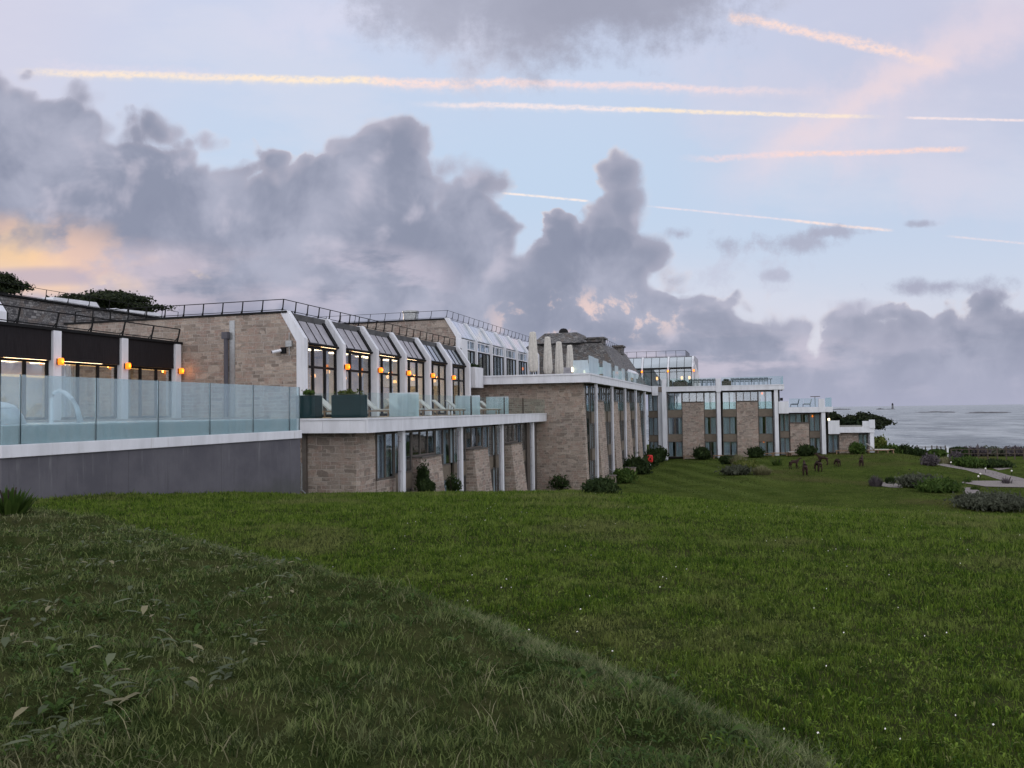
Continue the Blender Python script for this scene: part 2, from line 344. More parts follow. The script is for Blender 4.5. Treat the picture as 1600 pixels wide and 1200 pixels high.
leafmat('leaf_green', (.035, .07, .015), (.085, .13, .03))
leafmat('leaf_yellow', (.07, .10, .02), (.16, .17, .05))
leafmat('leaf_grey', (.055, .062, .042), (.125, .135, .10))
leafmat('leaf_purple', (.07, .06, .07), (.14, .12, .13))
leafmat('leaf_straw', (.14, .14, .07), (.30, .28, .17))
leafmat('leaf_pine', (.012, .018, .010), (.035, .045, .018), None, .1)
# ------------------------------------------------------------------ mesh helpers
class MB:
    def __init__(s): s.v = []; s.f = []
    def poly(s, pts, faces):
        o = len(s.v); s.v += [tuple(p) for p in pts]; s.f += [tuple(i+o for i in f) for f in faces]; return s
    def box(s, x0, x1, y0, y1, z0, z1):
        if x0 > x1: x0, x1 = x1, x0
        if y0 > y1: y0, y1 = y1, y0
        if z0 > z1: z0, z1 = z1, z0
        return s.poly([(x0, y0, z0), (x1, y0, z0), (x1, y1, z0), (x0, y1, z0), (x0, y0, z1), (x1, y0, z1), (x1, y1, z1), (x0, y1, z1)],
                      [(0, 3, 2, 1), (4, 5, 6, 7), (0, 1, 5, 4), (1, 2, 6, 5), (2, 3, 7, 6), (3, 0, 4, 7)])
    def prism(s, ring, vec):
        n = len(ring); b = [tuple(a+c for a, c in zip(p, vec)) for p in ring]
        return s.poly(list(ring)+b, [tuple(range(n))[::-1], tuple(range(n, 2*n))]+[(i, (i+1) % n, (i+1) % n+n, i+n) for i in range(n)])
    def tube(s, pts, r, n=6, r1=None, caps=True):
        pts = [Vector(p) for p in pts]; m = len(pts); ring = []; base = len(s.v)
        for i, p in enumerate(pts):
            t = (pts[min(i+1, m-1)]-pts[max(i-1, 0)]).normalized()
            a = t.cross(Vector((0, 0, 1)) if abs(t.z) < .95 else Vector((1, 0, 0))).normalized(); b = t.cross(a)
            rr = r if r1 is None else r+(r1-r)*i/(m-1)
            for k in range(n):
                q = 2*math.pi*k/n; s.v.append(tuple(p+(a*math.cos(q)+b*math.sin(q))*rr))
        for i in range(m-1):
            for k in range(n):
                k2 = (k+1) % n; s.f.append((base+i*n+k, base+i*n+k2, base+(i+1)*n+k2, base+(i+1)*n+k))
        if caps: s.f.append(tuple(base+k for k in range(n))[::-1]); s.f.append(tuple(base+(m-1)*n+k for k in range(n)))
        return s
    def lathe(s, c, prof, n=14):
        base = len(s.v)
        for (r, z) in prof:
            for k in range(n): q = 2*math.pi*k/n; s.v.append((c[0]+r*math.cos(q), c[1]+r*math.sin(q), c[2]+z))
        for i in range(len(prof)-1):
            for k in range(n): k2 = (k+1) % n; s.f.append((base+i*n+k, base+i*n+k2, base+(i+1)*n+k2, base+(i+1)*n+k))
        s.f.append(tuple(base+k for k in range(n))[::-1]); s.f.append(tuple(base+(len(prof)-1)*n+k for k in range(n)))
        return s
    def build(s, name, m, parent=None, bevel=0, smooth=False):
        o = Vector((0, 0, 0)); p = parent
        while p is not None: o += p.location; p = p.parent
        me = bpy.data.meshes.new(name); me.from_pydata([(x-o.x, y-o.y, z-o.z) for x, y, z in s.v], [], s.f); me.update()
        me.materials.append(MAT[m]); ob = bpy.data.objects.new(name, me); COL.objects.link(ob); ob.parent = parent
        if bevel:
            b = ob.modifiers.new('bevel', 'BEVEL'); b.width = bevel; b.segments = 2; b.limit_method = 'ANGLE'
        if smooth: me.shade_smooth()
        return ob
def tag(o, label=None, cat=None, group=None, kind=None):
    if label: o['label'] = label
    if cat: o['category'] = cat
    if group: o['group'] = group
    if kind: o['kind'] = kind
    return o
def E(name, label, cat, loc=(0, 0, 0), group=None):
    o = bpy.data.objects.new(name, None); COL.objects.link(o); o.location = loc; o.empty_display_size = .2
    return tag(o, label, cat, group)
def single(mb, name, m, label, cat, loc, group=None, **k):
    """one-mesh thing whose origin sits at its base"""
    e = bpy.data.objects.new('t', None); e.location = loc
    o = mb.build(name, m, e, **k); o.parent = None; o.location = loc; bpy.data.objects.remove(e)
    return tag(o, label, cat, group)
def dup(root, loc, rz=0, label=None, sc=None):
    r = root.copy(); COL.objects.link(r); r.location = loc; r.rotation_euler = (0, 0, rz)
    if sc: r.scale = (sc, sc, sc)
    if label: r['label'] = label
    for ch in list(root.children):
        c = ch.copy(); COL.objects.link(c); c.parent = r
        for g in list(ch.children):
            d = g.copy(); COL.objects.link(d); d.parent = c
    return r
def npmesh(name, V, Fc, m, smooth=False):
    me = bpy.data.meshes.new(name); nv, nf, k = len(V), len(Fc), Fc.shape[1]
    me.vertices.add(nv); me.vertices.foreach_set('co', np.ascontiguousarray(V, dtype=np.float32).ravel())
    me.loops.add(nf*k); me.loops.foreach_set('vertex_index', np.ascontiguousarray(Fc, dtype=np.int32).ravel())
    me.polygons.add(nf); me.polygons.foreach_set('loop_start', np.arange(0, nf*k, k, dtype=np.int32))
    me.update(); me.validate(); me.materials.append(MAT[m])
    if smooth: me.shade_smooth()
    ob = bpy.data.objects.new(name, me); COL.objects.link(ob); return ob

# ------------------------------------------------------------------ terrain
_T = np.random.default_rng(5).uniform(0, 1, (256, 256))
def vn(x, y, f, k=0):
    x = np.asarray(x, float)*f+k*17.3+500; y = np.asarray(y, float)*f+k*31.7+500
    i = np.floor(x).astype(int); j = np.floor(y).astype(int); u = x-i; v = y-j; u = u*u*(3-2*u); v = v*v*(3-2*v); t = lambda a, b: _T[a % 256, b % 256]
    return (t(i, j)*(1-u)+t(i+1, j)*u)*(1-v)+(t(i, j+1)*(1-u)+t(i+1, j+1)*u)*v
def sst(a, b, v): t = np.clip((v-a)/(b-a), 0, 1); return t*t*(3-2*t)
FH = np.array(fh); RH = np.array(rh)
BD = [-3, 0, 3.6, 4, 5.2, 6.1, 8.45, 11.5, 15, 20]; BL = [2.1, 1.8, 1.28, 1.1, .42, -.2, -2.4, -5.6, -9.5, -15]
def bank_in(x, y):
    d = x*FH[0]+y*FH[1]; l = x*RH[0]+y*RH[1]
    return np.interp(d, BD, BL)-l
def G(x, y):
    x = np.asarray(x, float); y = np.asarray(y, float)
    d = x*FH[0]+y*FH[1]; l = x*RH[0]+y*RH[1]; dd = np.maximum(d, 0); tx = l/np.maximum(d, 1.5)
    c = np.interp(tx, [-.75, -.56, -.42, -.264, .1, .32, .64, .8], [.0008, .00098, .0014, .0018, .00183, .0026, .0034, .0036])
    z = -1.65+.0075*dd-c*dd*dd
    fl = -6.42+.042*np.clip(x+10, 0, 24)*sst(72, 100, y)*sst(23, 15, x)*(1-sst(104, 116, y))-1.05*sst(98, 128, y)*sst(12, 20, x)
    k = .35; z = fl+k*np.log1p(np.exp(np.clip((z-fl)/k, -40, 40)))
    b = bank_in(x, y); f = sst(16.5, 12.0, d)
    z = z+f*(.32*sst(-.35, .95, b)+.30*sst(1.0, 6.5, b)+sst(-.3, .9, b)*(.13*(vn(x, y, 2.2)-.5)+.10*(vn(x, y, 4.5, 1)-.5)+.09*(vn(x, y, .9, 2)-.5)))+sst(45, 25, d)*(.035*(vn(x, y, 3.1, 3)-.5)+.06*(vn(x, y, 1.1, 4)-.5))
    z = z+.02*np.sin(x*.8+1.3*np.sin(y*.31))*np.sin(y*.7)
    z = z+.12*sst(45, 60, d)*np.sin(x*.31+.7)*np.sin(y*.19)*sst(-9, -4, x)*sst(105, 95, y)
    return z-9*sst(146, 200, y+np.maximum(0, x-20)*.25+2*np.sin(x*.2))-9*sst(60, 110, x)
def ground_at(px, py):
    r = ray(px, py); t = 2.0
    while t < 400:
        p = r*t
        if p[2] < G(p[0], p[1]): break
        t += .05+t*.002
    return Vector((r[0]*t, r[1]*t, float(G(r[0]*t, r[1]*t))))
def axis(lo, hi, n, k):
    a = np.arcsinh(lo/k); b = np.arcsinh(hi/k); return np.sinh(np.linspace(a, b, n))*k
gx = axis(-160, 420, 420, 4); gy = axis(-120, 420, 460, 5)
XX, YY = np.meshgrid(gx, gy); ZZ = G(XX, YY)
V = np.stack([XX, YY, ZZ], -1).reshape(-1, 3); nx, ny = len(gx), len(gy)
I = np.arange(nx*ny).reshape(ny, nx)
Fq = np.stack([I[:-1, :-1], I[:-1, 1:], I[1:, 1:], I[1:, :-1]], -1).reshape(-1, 4)
m, q, b = mat('lawn'); P = wpos(q); x, y, z = q.sep(P)
dist = q.m('SQRT', x*x+y*y)
n1 = q.noise(P, .35, 5, .6); n2 = q.noise(P, 3.0, 5, .65); n3 = q.noise(P, 28, 4, .7); nL = q.noise(P, .09, 3, .5)
cA = q.mix(q.ss(n1, .3, .7), (.026, .044, .009, 1), (.058, .082, .018, 1))
cA = q.mix(q.ss(n2, .35, .75)*.55, cA, (.085, .095, .030, 1)); cA = q.mix(q.ss(nL, .52, .66)*.6, cA, (.078, .066, .032, 1))
cA = q.mix(q.ss(n3, .55, .8)*.5, cA, (.014, .028, .007, 1))
stripe = q.m('SINE', (x*.75+y*.35)*2.4+(n1-.5)*3); sm = q.ss(x, 6, -1)*q.ss(y, 56, 62)*.45
cA = q.mix(sm*q.ss(stripe, -.5, .9), cA, (.095, .125, .034, 1))
cA = q.mix(q.ss(dist, 55, 38), cA, q.mix(q.ss(n2, .35, .65), (.026, .038, .011, 1), (.050, .054, .022, 1)))
q.put(b.inputs['Base Color'], cA); b.inputs['Roughness'].default_value = 1.0; b.inputs['Specular IOR Level'].default_value = .0
bump(q, b, n3*.6+n2*.6, .9, .06)
tag(npmesh('ground', V, Fq, 'lawn', True), kind='structure')
# sea
m, q, b = mat('sea_water'); P = wpos(q); x, y, z = q.sep(P)
w1 = q.noise(q.vec(x*.09, y*.13), 1, 6, .7); w2 = q.noise(q.vec(x*.02, y*.05), 1, 5, .6); w3 = q.noise(q.vec(x*.5, y*.9), 1, 3, .6)
w4 = q.noise(q.vec(x*.035, y*.012), 1, 8, .72)
q.put(b.inputs['Base Color'], q.mix(q.ss(w4+(w1-.5)*.5, .36, .66), (.09, .11, .125, 1), (.36, .385, .40, 1))); b.inputs['Roughness'].default_value = .3  # wave shimmer put into the base colour as pale streaks
b.inputs['Specular IOR Level'].default_value = .45
bump(q, b, w1*1.0+w2*1.6+w3*.3, 1.0, 3.5)
tag(MB().poly([(-20000, -3000, -12), (40000, -3000, -12), (40000, 45000, -12), (-20000, 45000, -12)], [(0, 1, 2, 3)]).build('sea', 'sea_water'), kind='structure')
def islet(px, py, w_, h_, d):
    r = ray(px, py); t = d/math.hypot(r[0], r[1]); c = r*t; mb = MB(); n = 16
    rr = random.Random(px); h_ *= .7; top = [(c[0]+RH[0]*w_*(i/n-.5), c[1]+RH[1]*w_*(i/n-.5), -12.2+h_*math.sin(math.pi*i/n)**.5*rr.uniform(.35, 1)) for i in range(n+1)]
    bot = [(p[0], p[1], -14) for p in top]; ring = bot+top[::-1]
    mb.prism(ring, (FH[0]*w_*.3, FH[1]*w_*.3, 0)); tag(mb.build('islet', 'rock'), kind='structure'); return c
for a in ((1314, 636, 60, 7, 3200), (1376, 635, 26, 7, 3000), (1391, 634.5, 34, 5, 2950), (1325, 636, 24, 5, 3300), (1463, 634.5, 60, 3, 1500), (1482, 634.5, 24, 3, 1450), (1545, 634.8, 54, 3.5, 1300), (1560, 634.4, 40, 2.5, 1350)): islet(*a)
r = ray(1394.6, 634); c = r*(2900/math.hypot(r[0], r[1])); c = (c[0], c[1], -10)
lt = E('lighthouse', 'small dark lighthouse tower on rocks at the sea horizon', 'lighthouse', c)
MB().lathe(c, [(4, 0), (3, 4), (2.6, 12), (2.6, 13)], 12).build('tower', 'rock', lt)
MB().lathe((c[0], c[1], c[2]+13), [(4, 0), (4, .8), (2.2, 1), (2.2, 4), (2.6, 4.2), (.2, 6)], 12).build('lantern_room', 'dark_metal', lt)

# ------------------------------------------------------------------ facade helpers: face ('X', x0) looks to +x, ('Y', y0) looks to -y
def fb(mb, Fc, o0, o1, a0, a1, z0, z1):
    k, c = Fc
    if k == 'X': mb.box(c+o0, c+o1, a0, a1, z0, z1)
    else: mb.box(a0, a1, c-o0, c-o1, z0, z1)
    return mb
def fp(Fc, o, a, z): return (Fc[1]+o, a, z) if Fc[0] == 'X' else (a, Fc[1]-o, z)
def window(par, Fc, a0, a1, z0, z1, n=2, frame='frame_brown', cur='curtain', fw_=.07, o=0.0, seed=0, bar=None, glass='window_glass', gap=.35, rail=False):
    """window part with pane and curtain sub-parts"""
    rr = random.Random(int(a0*91+z0*57+seed)); d = .09
    mb = MB(); fb(mb, Fc, o-d, o, a0, a1, z0, z0+fw_); fb(mb, Fc, o-d, o, a0, a1, z1-fw_, z1)
    w_ = (a1-a0)/n
    for i in range(n+1):
        c = a0+i*w_; l, h = (c, c+fw_) if i == 0 else ((c-fw_, c) if i == n else (c-fw_*.6, c+fw_*.6))
        fb(mb, Fc, o-d+.003, o-.003, l, h, z0+fw_, z1-fw_)
    if bar:
        for zb in bar: fb(mb, Fc, o-d+.006, o-.006, a0+fw_, a1-fw_, zb-fw_*.4, zb+fw_*.4)
    W = mb.build('window', frame, par)
    fb(MB(), Fc, o-.055, o-.045, a0+fw_*.5, a1-fw_*.5, z0+fw_*.5, z1-fw_*.5).build('pane', glass, W)
    if cur:
        mb = MB()
        for i in range(n):
            l = a0+i*w_+.05; h = l+w_-.1
            if rr.random() < .35: l += (h-l)*rr.uniform(.1, .45)
            elif rr.random() < .3: h -= (h-l)*rr.uniform(.1, .5)
            m_ = max(3, int((h-l)/.1)); pt = []
            for j in range(m_+1): pt.append((l+(h-l)*j/m_, -.22-.05*(j % 2)))
            vs = [fp(Fc, o+q_, a_, z0+.05) for a_, q_ in pt]+[fp(Fc, o+q_, a_, z1-.03) for a_, q_ in pt]
            mb.poly(vs, [(j, j+1, j+m_+2, j+m_+1) for j in range(m_)])
        mb.build('curtain', cur, W)
    if rail:
        r_ = MB(); fb(r_, Fc, o+.05, o+.065, a0+.05, a1-.05, z0+.05, z0+.95); r_.build('glass_guard', 'rail_glass', W)
    return W
def pier(par, Fc, a0, a1, z0, z1, ot, ob, back=-.35, cap=True):
    """battered stone pier"""
    ring = [fp(Fc, back, a0, z0), fp(Fc, ob, a0, z0), fp(Fc, ot, a0, z1), fp(Fc, back, a0, z1)]
    v = (0, a1-a0, 0) if Fc[0] == 'X' else (a1-a0, 0, 0)
    MB().prism(ring, v).build('stone_pier', 'stone', par)
    if cap: fb(MB(), Fc, back+.1, ot+.07, a0-.04, a1+.04, z1+.002, z1+.07).build('sill', 'frame_brown', par)
def column(par, Fc, a, z0, z1, o0, o1, w_=.36, pipe=True):
    c = fb(MB(), Fc, o0, o1, a-w_/2, a+w_/2, z0, z1).build('column', 'white_paint', par, bevel=.01)
    if pipe:
        p = MB(); p.tube([fp(Fc, o0+.12, a-w_/2-.08, z0+.3), fp(Fc, o0+.12, a-w_/2-.08, z1-.25)], .045, 8)
        zz = z0+1
        while zz < z1-.5: fb(p, Fc, o0+.06, o0+.18, a-w_/2-.14, a-w_/2-.004, zz, zz+.06); zz += 1.4
        p.build('drainpipe', 'zinc', c)
    return c
def balustrade(par, pts, z0, h, mat_='rail_glass', step=1.6, frost=None):
    k = 0
    for (x0, y0), (x1, y1) in zip(pts[:-1], pts[1:]):
        L = math.hypot(x1-x0, y1-y0); n = max(1, round(L/step)); dx, dy = (x1-x0)/L, (y1-y0)/L
        for i in range(n):
            a, b_ = i*L/n+.015, (i+1)*L/n-.015
            ring = [(x0+dx*a-dy*.008, y0+dy*a+dx*.008, z0), (x0+dx*b_-dy*.008, y0+dy*b_+dx*.008, z0), (x0+dx*b_+dy*.008, y0+dy*b_-dx*.008, z0), (x0+dx*a+dy*.008, y0+dy*a-dx*.008, z0)]
            hh = h; mm = mat_
            if frost and k in frost: mm = 'frosted_glass'; hh = h+frost[k]
            MB().prism(ring, (0, 0, hh)).build('glass_panel', mm, par); k += 1
def roofrail(par, pts, h=.55, step=1.15, lean=(0, 0), r=.027):
    mb = MB(); T = []
    for (p, q_) in zip(pts[:-1], pts[1:]):
        p = Vector(p); q_ = Vector(q_); L = (q_-p).length; n = max(1, round(L/step))
        for i in range(n+(1 if q_ == Vector(pts[-1]) else 0)):
            c = p.lerp(q_, i/n); t = c+Vector((lean[0], lean[1], h)); mb.tube([c, t], r*1.15, 5); mb.tube([c+Vector((-lean[0]*1.2, -lean[1]*1.2, 0)), c+Vector((lean[0]*.4, lean[1]*.4, h*.4))], r*.7, 4)
        mb.tube([p+Vector((lean[0], lean[1], h)), q_+Vector((lean[0], lean[1], h))], r*.8, 5)
        mb.tube([p+Vector((lean[0], lean[1], h))*.0+Vector((lean[0]*.1, lean[1]*.1, h*.12)), q_+Vector((lean[0]*.1, lean[1]*.1, h*.12))], r*.6, 4)
    return mb.build('roof_rail', 'dark_metal', par)
LAMPS = []
def sconce(x, y, z, d, label):
    """orange glass wall lamp, d = outward direction"""
    e = E('wall_lamp', label, 'wall lamp', (x, y, z-.15), 'orange wall lamps on the white columns')
    dx, dy = d
    MB().box(x-.06*abs(dy)-.0*abs(dx), x+.06*abs(dy)+.05*dx*(1 if dx else 0)+(.0), y-.06*abs(dx), y+.06*abs(dx)+.05*dy, z-.12, z+.12).build('back_plate', 'dark_metal', e)
    MB().lathe((x+dx*.17, y+dy*.17, z-.14), [(.09, 0), (.115, .03), (.12, .14), (.115, .25), (.09, .28)], 12).build('lamp_shade', 'lamp_orange', e, smooth=True)
    pl = bpy.data.lights.new('bulb', 'POINT'); pl.energy = 4.5; pl.color = (1, .36, .05); pl.shadow_soft_size = .05
    po = bpy.data.objects.new('bulb', pl); COL.objects.link(po); po.parent = e; po.location = (dx*.34, dy*.34, .15)
    return e

# ------------------------------------------------------------------ swimming pool on its grey retaining wall
pool = E('swimming_pool', 'raised pool with misty glass edge over a dark grey retaining wall', 'swimming pool', (-15, 13, -.85))
PX, PY0, PY1 = -15.0, 13.03, 24.75
MB().box(PX-.35, PX-.06, PY0+.05, PY1-.02, -5.0, -.86).box(PX-9.5, PX-.36, PY1-.37, PY1-.06, -5, -.86).box(PX-9.5, PX-.36, PY0+.06, PY0+.4, -5, -.86).build('retaining_wall', 'render_wall', pool)
MB().box(PX-.36, PX, PY0, PY1, -.852, -.58).box(PX-9.6, PX-.365, PY1-.3, PY1, -.852, -.58).build('pool_rim', 'white_paint', pool, bevel=.012)
MB().box(PX-9.6, PX-.37, PY0, PY1-.31, -.84, -.70).build('pool_floor', 'path_stone', pool)
ys = [13.05, 13.55, 15.63, 17.75, 19.88, 22.0, 24.1, 24.72]
for i in range(7): MB().box(PX-.10, PX-.075, ys[i]+.012, ys[i+1]-.012, -.575, .93).build('glass_panel', 'pool_glass', pool)
for yy in ys: MB().box(PX-.105, PX-.07, yy-.007, yy+.007, -.575, .932).build('panel_joint', 'curtain' if 0 else 'planter', pool)
m, q, b = mat('pool_water'); g_ = q.node('ShaderNodeNewGeometry'); P = g_.outputs['Position']; nz = q.sep(g_.outputs['Normal'])[2]; x, y, z = q.sep(P)
q.put(b.inputs['Base Color'], q.mix(q.ss(nz, .3, .7), (.30, .39, .39, 1), q.mix(q.ss(q.noise(P, 2.2, 5, .7), .42, .6), (.42, .56, .60, 1), (.86, .92, .95, 1)))); b.inputs['Roughness'].default_value = .2  # top face paler: grazing sky sheen and white froth both in the colour
bump(q, b, q.noise(P, 3.5, 4, .6), .8, .05)
tag(MB().box(PX-7, PX-.12, PY0+.1, PY1-.14, -.69, -.17).build('water', 'pool_water'), kind='structure')
MB().box(PX-11.6, PX-7, PY0, 33.4, -.3, -.13).build('pool_deck', 'path_stone', pool)
# fountain jets standing in the pool
f1 = E('mushroom_fountain', 'white dome fountain with a curtain of falling water in the pool', 'fountain', (-17.1, 14.6, -.7))
MB().tube([(-17.1, 14.6, -.7), (-17.1, 14.6, .28)], .05, 10).build('stem', 'white_metal', f1)
MB().lathe((-17.1, 14.6, .22), [(.5, 0), (.47, .06), (.33, .13), (.15, .17), (.02, .18)], 24).build('dome', 'white_paint', f1, smooth=True)
MB().lathe((-17.1, 14.6, -.16), [(.70, 0), (.64, .18), (.56, .32), (.50, .39)], 24).build('falling_water', 'splash', f1, smooth=True)
f2 = E('pool_jet', 'tall white bent pool jet pouring a thin stream beside the dome fountain', 'fountain', (-18.6, 17.7, -.7))
MB().tube([(-18.6, 17.7, -.7), (-18.6, 17.7, .5), (-18.55, 17.72, .66), (-18.42, 17.78, .74), (-18.25, 17.85, .66), (-18.1, 17.9, .5)], .05, 10, .06).build('pipe', 'white_metal', f2, smooth=True)
MB().tube([(-18.1, 17.9, .5), (-17.98, 17.96, .25), (-17.9, 18.0, -.16)], .05, 8, .08).build('falling_water', 'splash', f2, smooth=True)

# ------------------------------------------------------------------ pool house with dark fascia (left)
XH = -27.25
ph = E('pool_house', 'low pool house with black boarded fascia, white columns and lit windows', 'building', (XH, 20, -.2))
cols = [18.6, 22.35, 26.1, 29.8, 33.35]
MB().box(XH-7.9, XH-.5, 14.9, 33.6, 3.35, 3.62).build('roof', 'roof_felt', ph)
MB().box(XH-.5, XH+.1, 14.9, 33.69, 3.54, 3.66).build('roof_edge', 'dark_metal', ph)
for i, yy in enumerate(cols):
    MB().box(XH-.25, XH+.12, yy-.2, yy+.2, -.2, 3.535).build('column', 'white_paint', ph, bevel=.01)
    y2 = cols[i-1] if i else 15.0
    MB().box(XH-.15, XH, y2+.205, yy-.205, 2.32, 3.535).build('fascia', 'anthracite', ph)
    window(ph, ('X', XH-.12), y2+.21, yy-.21, -.1, 2.31, 3, 'dark_metal', None, .1, bar=None)
    cw = MB(); a = y2+.9 if i % 2 else y2+.3
    for j in range(8): cw.box(XH-.62-.05*(j % 2), XH-.6-.05*(j % 2), a+j*.11, a+j*.11+.108, -.1, 2.3)
    cw.build('curtain', 'curtain_warm', ph)
MB().box(XH-7.5, XH-7.3, 15, 33.6, -.1, 3.3).build('back_wall', 'interior', ph)
MB().box(XH-7.29, XH-.3, 15, 33.6, -.13, -.09).build('floor', 'deck', ph)
MB().box(XH-7.29, XH-.3, 15, 33.6, 2.62, 2.70).build('ceiling', 'interior', ph)
MB().box(XH-7.26, XH-7.2, 15.2, 33.4, 2.0, 2.1).box(XH-.6, XH-.5, 15.2, 33.4, 2.22, 2.29).build('cove_light', 'lamp_cove', ph)
for j, yy in enumerate((17, 20.5, 24, 28, 31)): MB().box(XH-5.6, XH-2.6, yy-1.0, yy+1.0, 2.58, 2.615).build('ceiling_light', 'lamp_ceiling', ph)
roofrail(ph, [(XH, 15.2, 3.66), (XH, 33.4, 3.66)], .62, 1.85, (.16, -.0), .034)
for i, nm in enumerate(('leftmost of three', 'middle of three', 'against the stone gable of the restaurant')):
    sconce(XH+.12, cols[i+2], 2.27 if i < 2 else 2.2, (1, 0), 'orange pool house wall lamp, '+nm)

# ------------------------------------------------------------------ restaurant wing with sloping zinc roof panels
XA, YA = -20.4, 33.7; cA_ = [YA+3.93*k for k in range(7)]
ra = E('restaurant_wing', 'stone restaurant wing with slanted white ribs and tall lit windows', 'building', (XA, YA, -.22))
ZB, ZT, DX = 3.62, 4.98, .92
ring = [(XA+.1, YA, -.3), (XA+.1, YA, ZB-.05), (XA-DX+.1, YA, ZT-.12), (XA-14, YA, ZT-.12), (XA-14, YA, -.3)]
MB().prism([(a, b_, c_) for a, b_, c_ in ring], (0, .4, 0)).build('gable_wall', 'stone', ra)
MB().box(XA-14.2, XA-DX+.12, YA-.06, YA+.5, ZT-.115, ZT-.02).build('roof_edge', 'dark_metal', ra)
MB().box(XA-14, XA-DX, YA+.51, YA+25, ZT-.4, ZT-.06).build('roof', 'roof_felt', ra)
for k, yy in enumerate(cA_):
    w_ = .30; a = yy-.02 if k == 0 else yy-w_/2
    ring = [(XA-.3, a, -.22), (XA+.14, a, -.22), (XA+.14, a, ZB), (XA-DX+.14, a, ZT), (XA-DX-.32, a, ZT), (XA-.3, a, ZB-.18)]
    MB().prism(ring, (0, w_, 0)).build('rib_column', 'white_paint', ra, bevel=.012)
    if k < 6:
        l = a+w_+.004; h = cA_[k+1]-w_/2-.004; g = .3
        P1 = (XA-.22, ZB-.12); P2 = (XA-DX-.2, ZT-.06)
        ring = [(P1[0], l, P1[1]), (P2[0], l, P2[1]), (P2[0]-.1, l, P2[1]-.06), (P1[0]-.1, l, P1[1]-.06)]
        rp = MB().prism(ring, (0, h-g-l, 0)).build('roof_panel', 'zinc' if k < 4 else 'roof_glass_dark', ra)
        sm = MB(); 
        for j in range(1, 4):
            c = l+(h-g-l)*j/4; sm.prism([(P1[0]+.0, c-.012, P1[1]+.002), (P2[0], c-.012, P2[1]+.002), (P2[0]+.02, c-.012, P2[1]+.03), (P1[0]+.02, c-.012, P1[1]+.03)], (0, .024, 0))
        sm.build('seam', 'dark_metal', rp)
        MB().prism([(P1[0]+.06, h-g+.003, P1[1]+.03), (P2[0]+.06, h-g+.003, P2[1]+.03), (P2[0]-.1, h-g+.003, P2[1]-.06), (P1[0]-.1, h-g+.003, P1[1]-.06)], (0, g-.006, 0)).build('side_flashing', 'dark_metal', rp)
        MB().tube([(XA-.16, l, ZB-.2), (XA-.16, h, ZB-.2)], .075, 8).build('gutter', 'dark_metal', ra)
        window(ra, ('X', XA-.24), l, h, -.2, ZB-.27, 3, 'dark_metal', None, .15, bar=[2.3])
        rr = random.Random(k); cw = MB(); a2 = h-.75
        for j in range(6): cw.box(XA-.62-.05*(j % 2), XA-.6-.05*(j % 2), a2+j*.11, a2+j*.11+.108, -.2, ZB-.4)
        cw.build('curtain', 'curtain_warm', ra)
MB().box(XA-9.2, XA-9, YA+.5, YA+24, -.25, 4.2).box(XA-9, XA-.5, YA+23.9, YA+24.1, -.25, 4.2).build('inner_wall', 'interior', ra)
MB().box(XA-9, XA-.3, YA+.41, YA+24, -.34, -.26).build('floor', 'deck', ra)
MB().box(XA-9, XA-1.0, YA+.41, YA+24, 4.0, 4.1).build('ceiling', 'interior', ra)
for i in range(6):
    for j in range(2):
        c = (XA-2.0-j*3.2, YA+2.0+i*3.93, 2.2)
        p_ = MB().lathe(c, [(.10, 0), (.15, .06), (.15, .16), (.06, .24)], 10).build('pendant_lamp', 'lamp_warm', ra)
    MB().box(XA-6, XA-2.6, YA+1.2+i*3.93, YA+3.0+i*3.93, 3.94, 3.985).build('ceiling_light', 'lamp_ceiling', ra)
dp = MB(); dp.tube([(-24.55, YA-.12, -.2), (-24.55, YA-.12, 3.75)], .11, 10).build('drainpipe', 'render_grey', ra)
MB().box(-24.72, -24.38, YA-.25, YA-.006, 3.72, 4.05).build('hopper', 'render_grey', ra)
MB().box(-24.42, -24.12, YA-.03, YA+.01, -.2, 4.62).build('render_strip', 'galv', ra)
roofrail(ra, [(XA-13.6, YA+.1, ZT), (XA-DX-.2, YA+.1, ZT), (XA-DX-.2, YA+23.6, ZT)], .55, 1.12, (.1, -.06))
nms = ['first from the stone gable', 'second from the stone gable', 'third from the stone gable', 'fourth from the stone gable', 'fifth and farthest from the stone gable']
for k in range(1, 6): sconce(XA+.14, cA_[k], 2.42, (1, 0), 'orange wall lamp on a restaurant rib, '+nms[k-1])
# camera and box on the gable
sc = E('security_camera', 'small white security camera on the stone gable wall', 'security camera', (-21.6, YA-.1, 2.95))
MB().box(-21.5, -21.25, YA-.12, YA-.003, 2.9, 3.2).build('mount', 'dark_metal', sc)
MB().tube([(-21.45, YA-.15, 3.05), (-21.75, YA-.45, 2.95)], .07, 8).build('body', 'white_metal', sc)
MB().tube([(-21.751, YA-.452, 2.949), (-21.77, YA-.47, 2.945)], .055, 8).build('lens', 'dark_metal', sc)
single(MB().box(-21.22, -20.9, YA-.13, YA-.003, 3.22, 3.5).tube([(-21.06, YA-.06, 3.5), (-21.06, YA-.06, 3.9)], .02, 6).tube([(-21.06, YA-.06, 3.22), (-21.06, YA-.06, 2.8)], .02, 6), 'junction_box', 'galv', 'grey electrical box with conduits above the security camera', 'electrical box', (-21.06, YA-.06, 3.22))

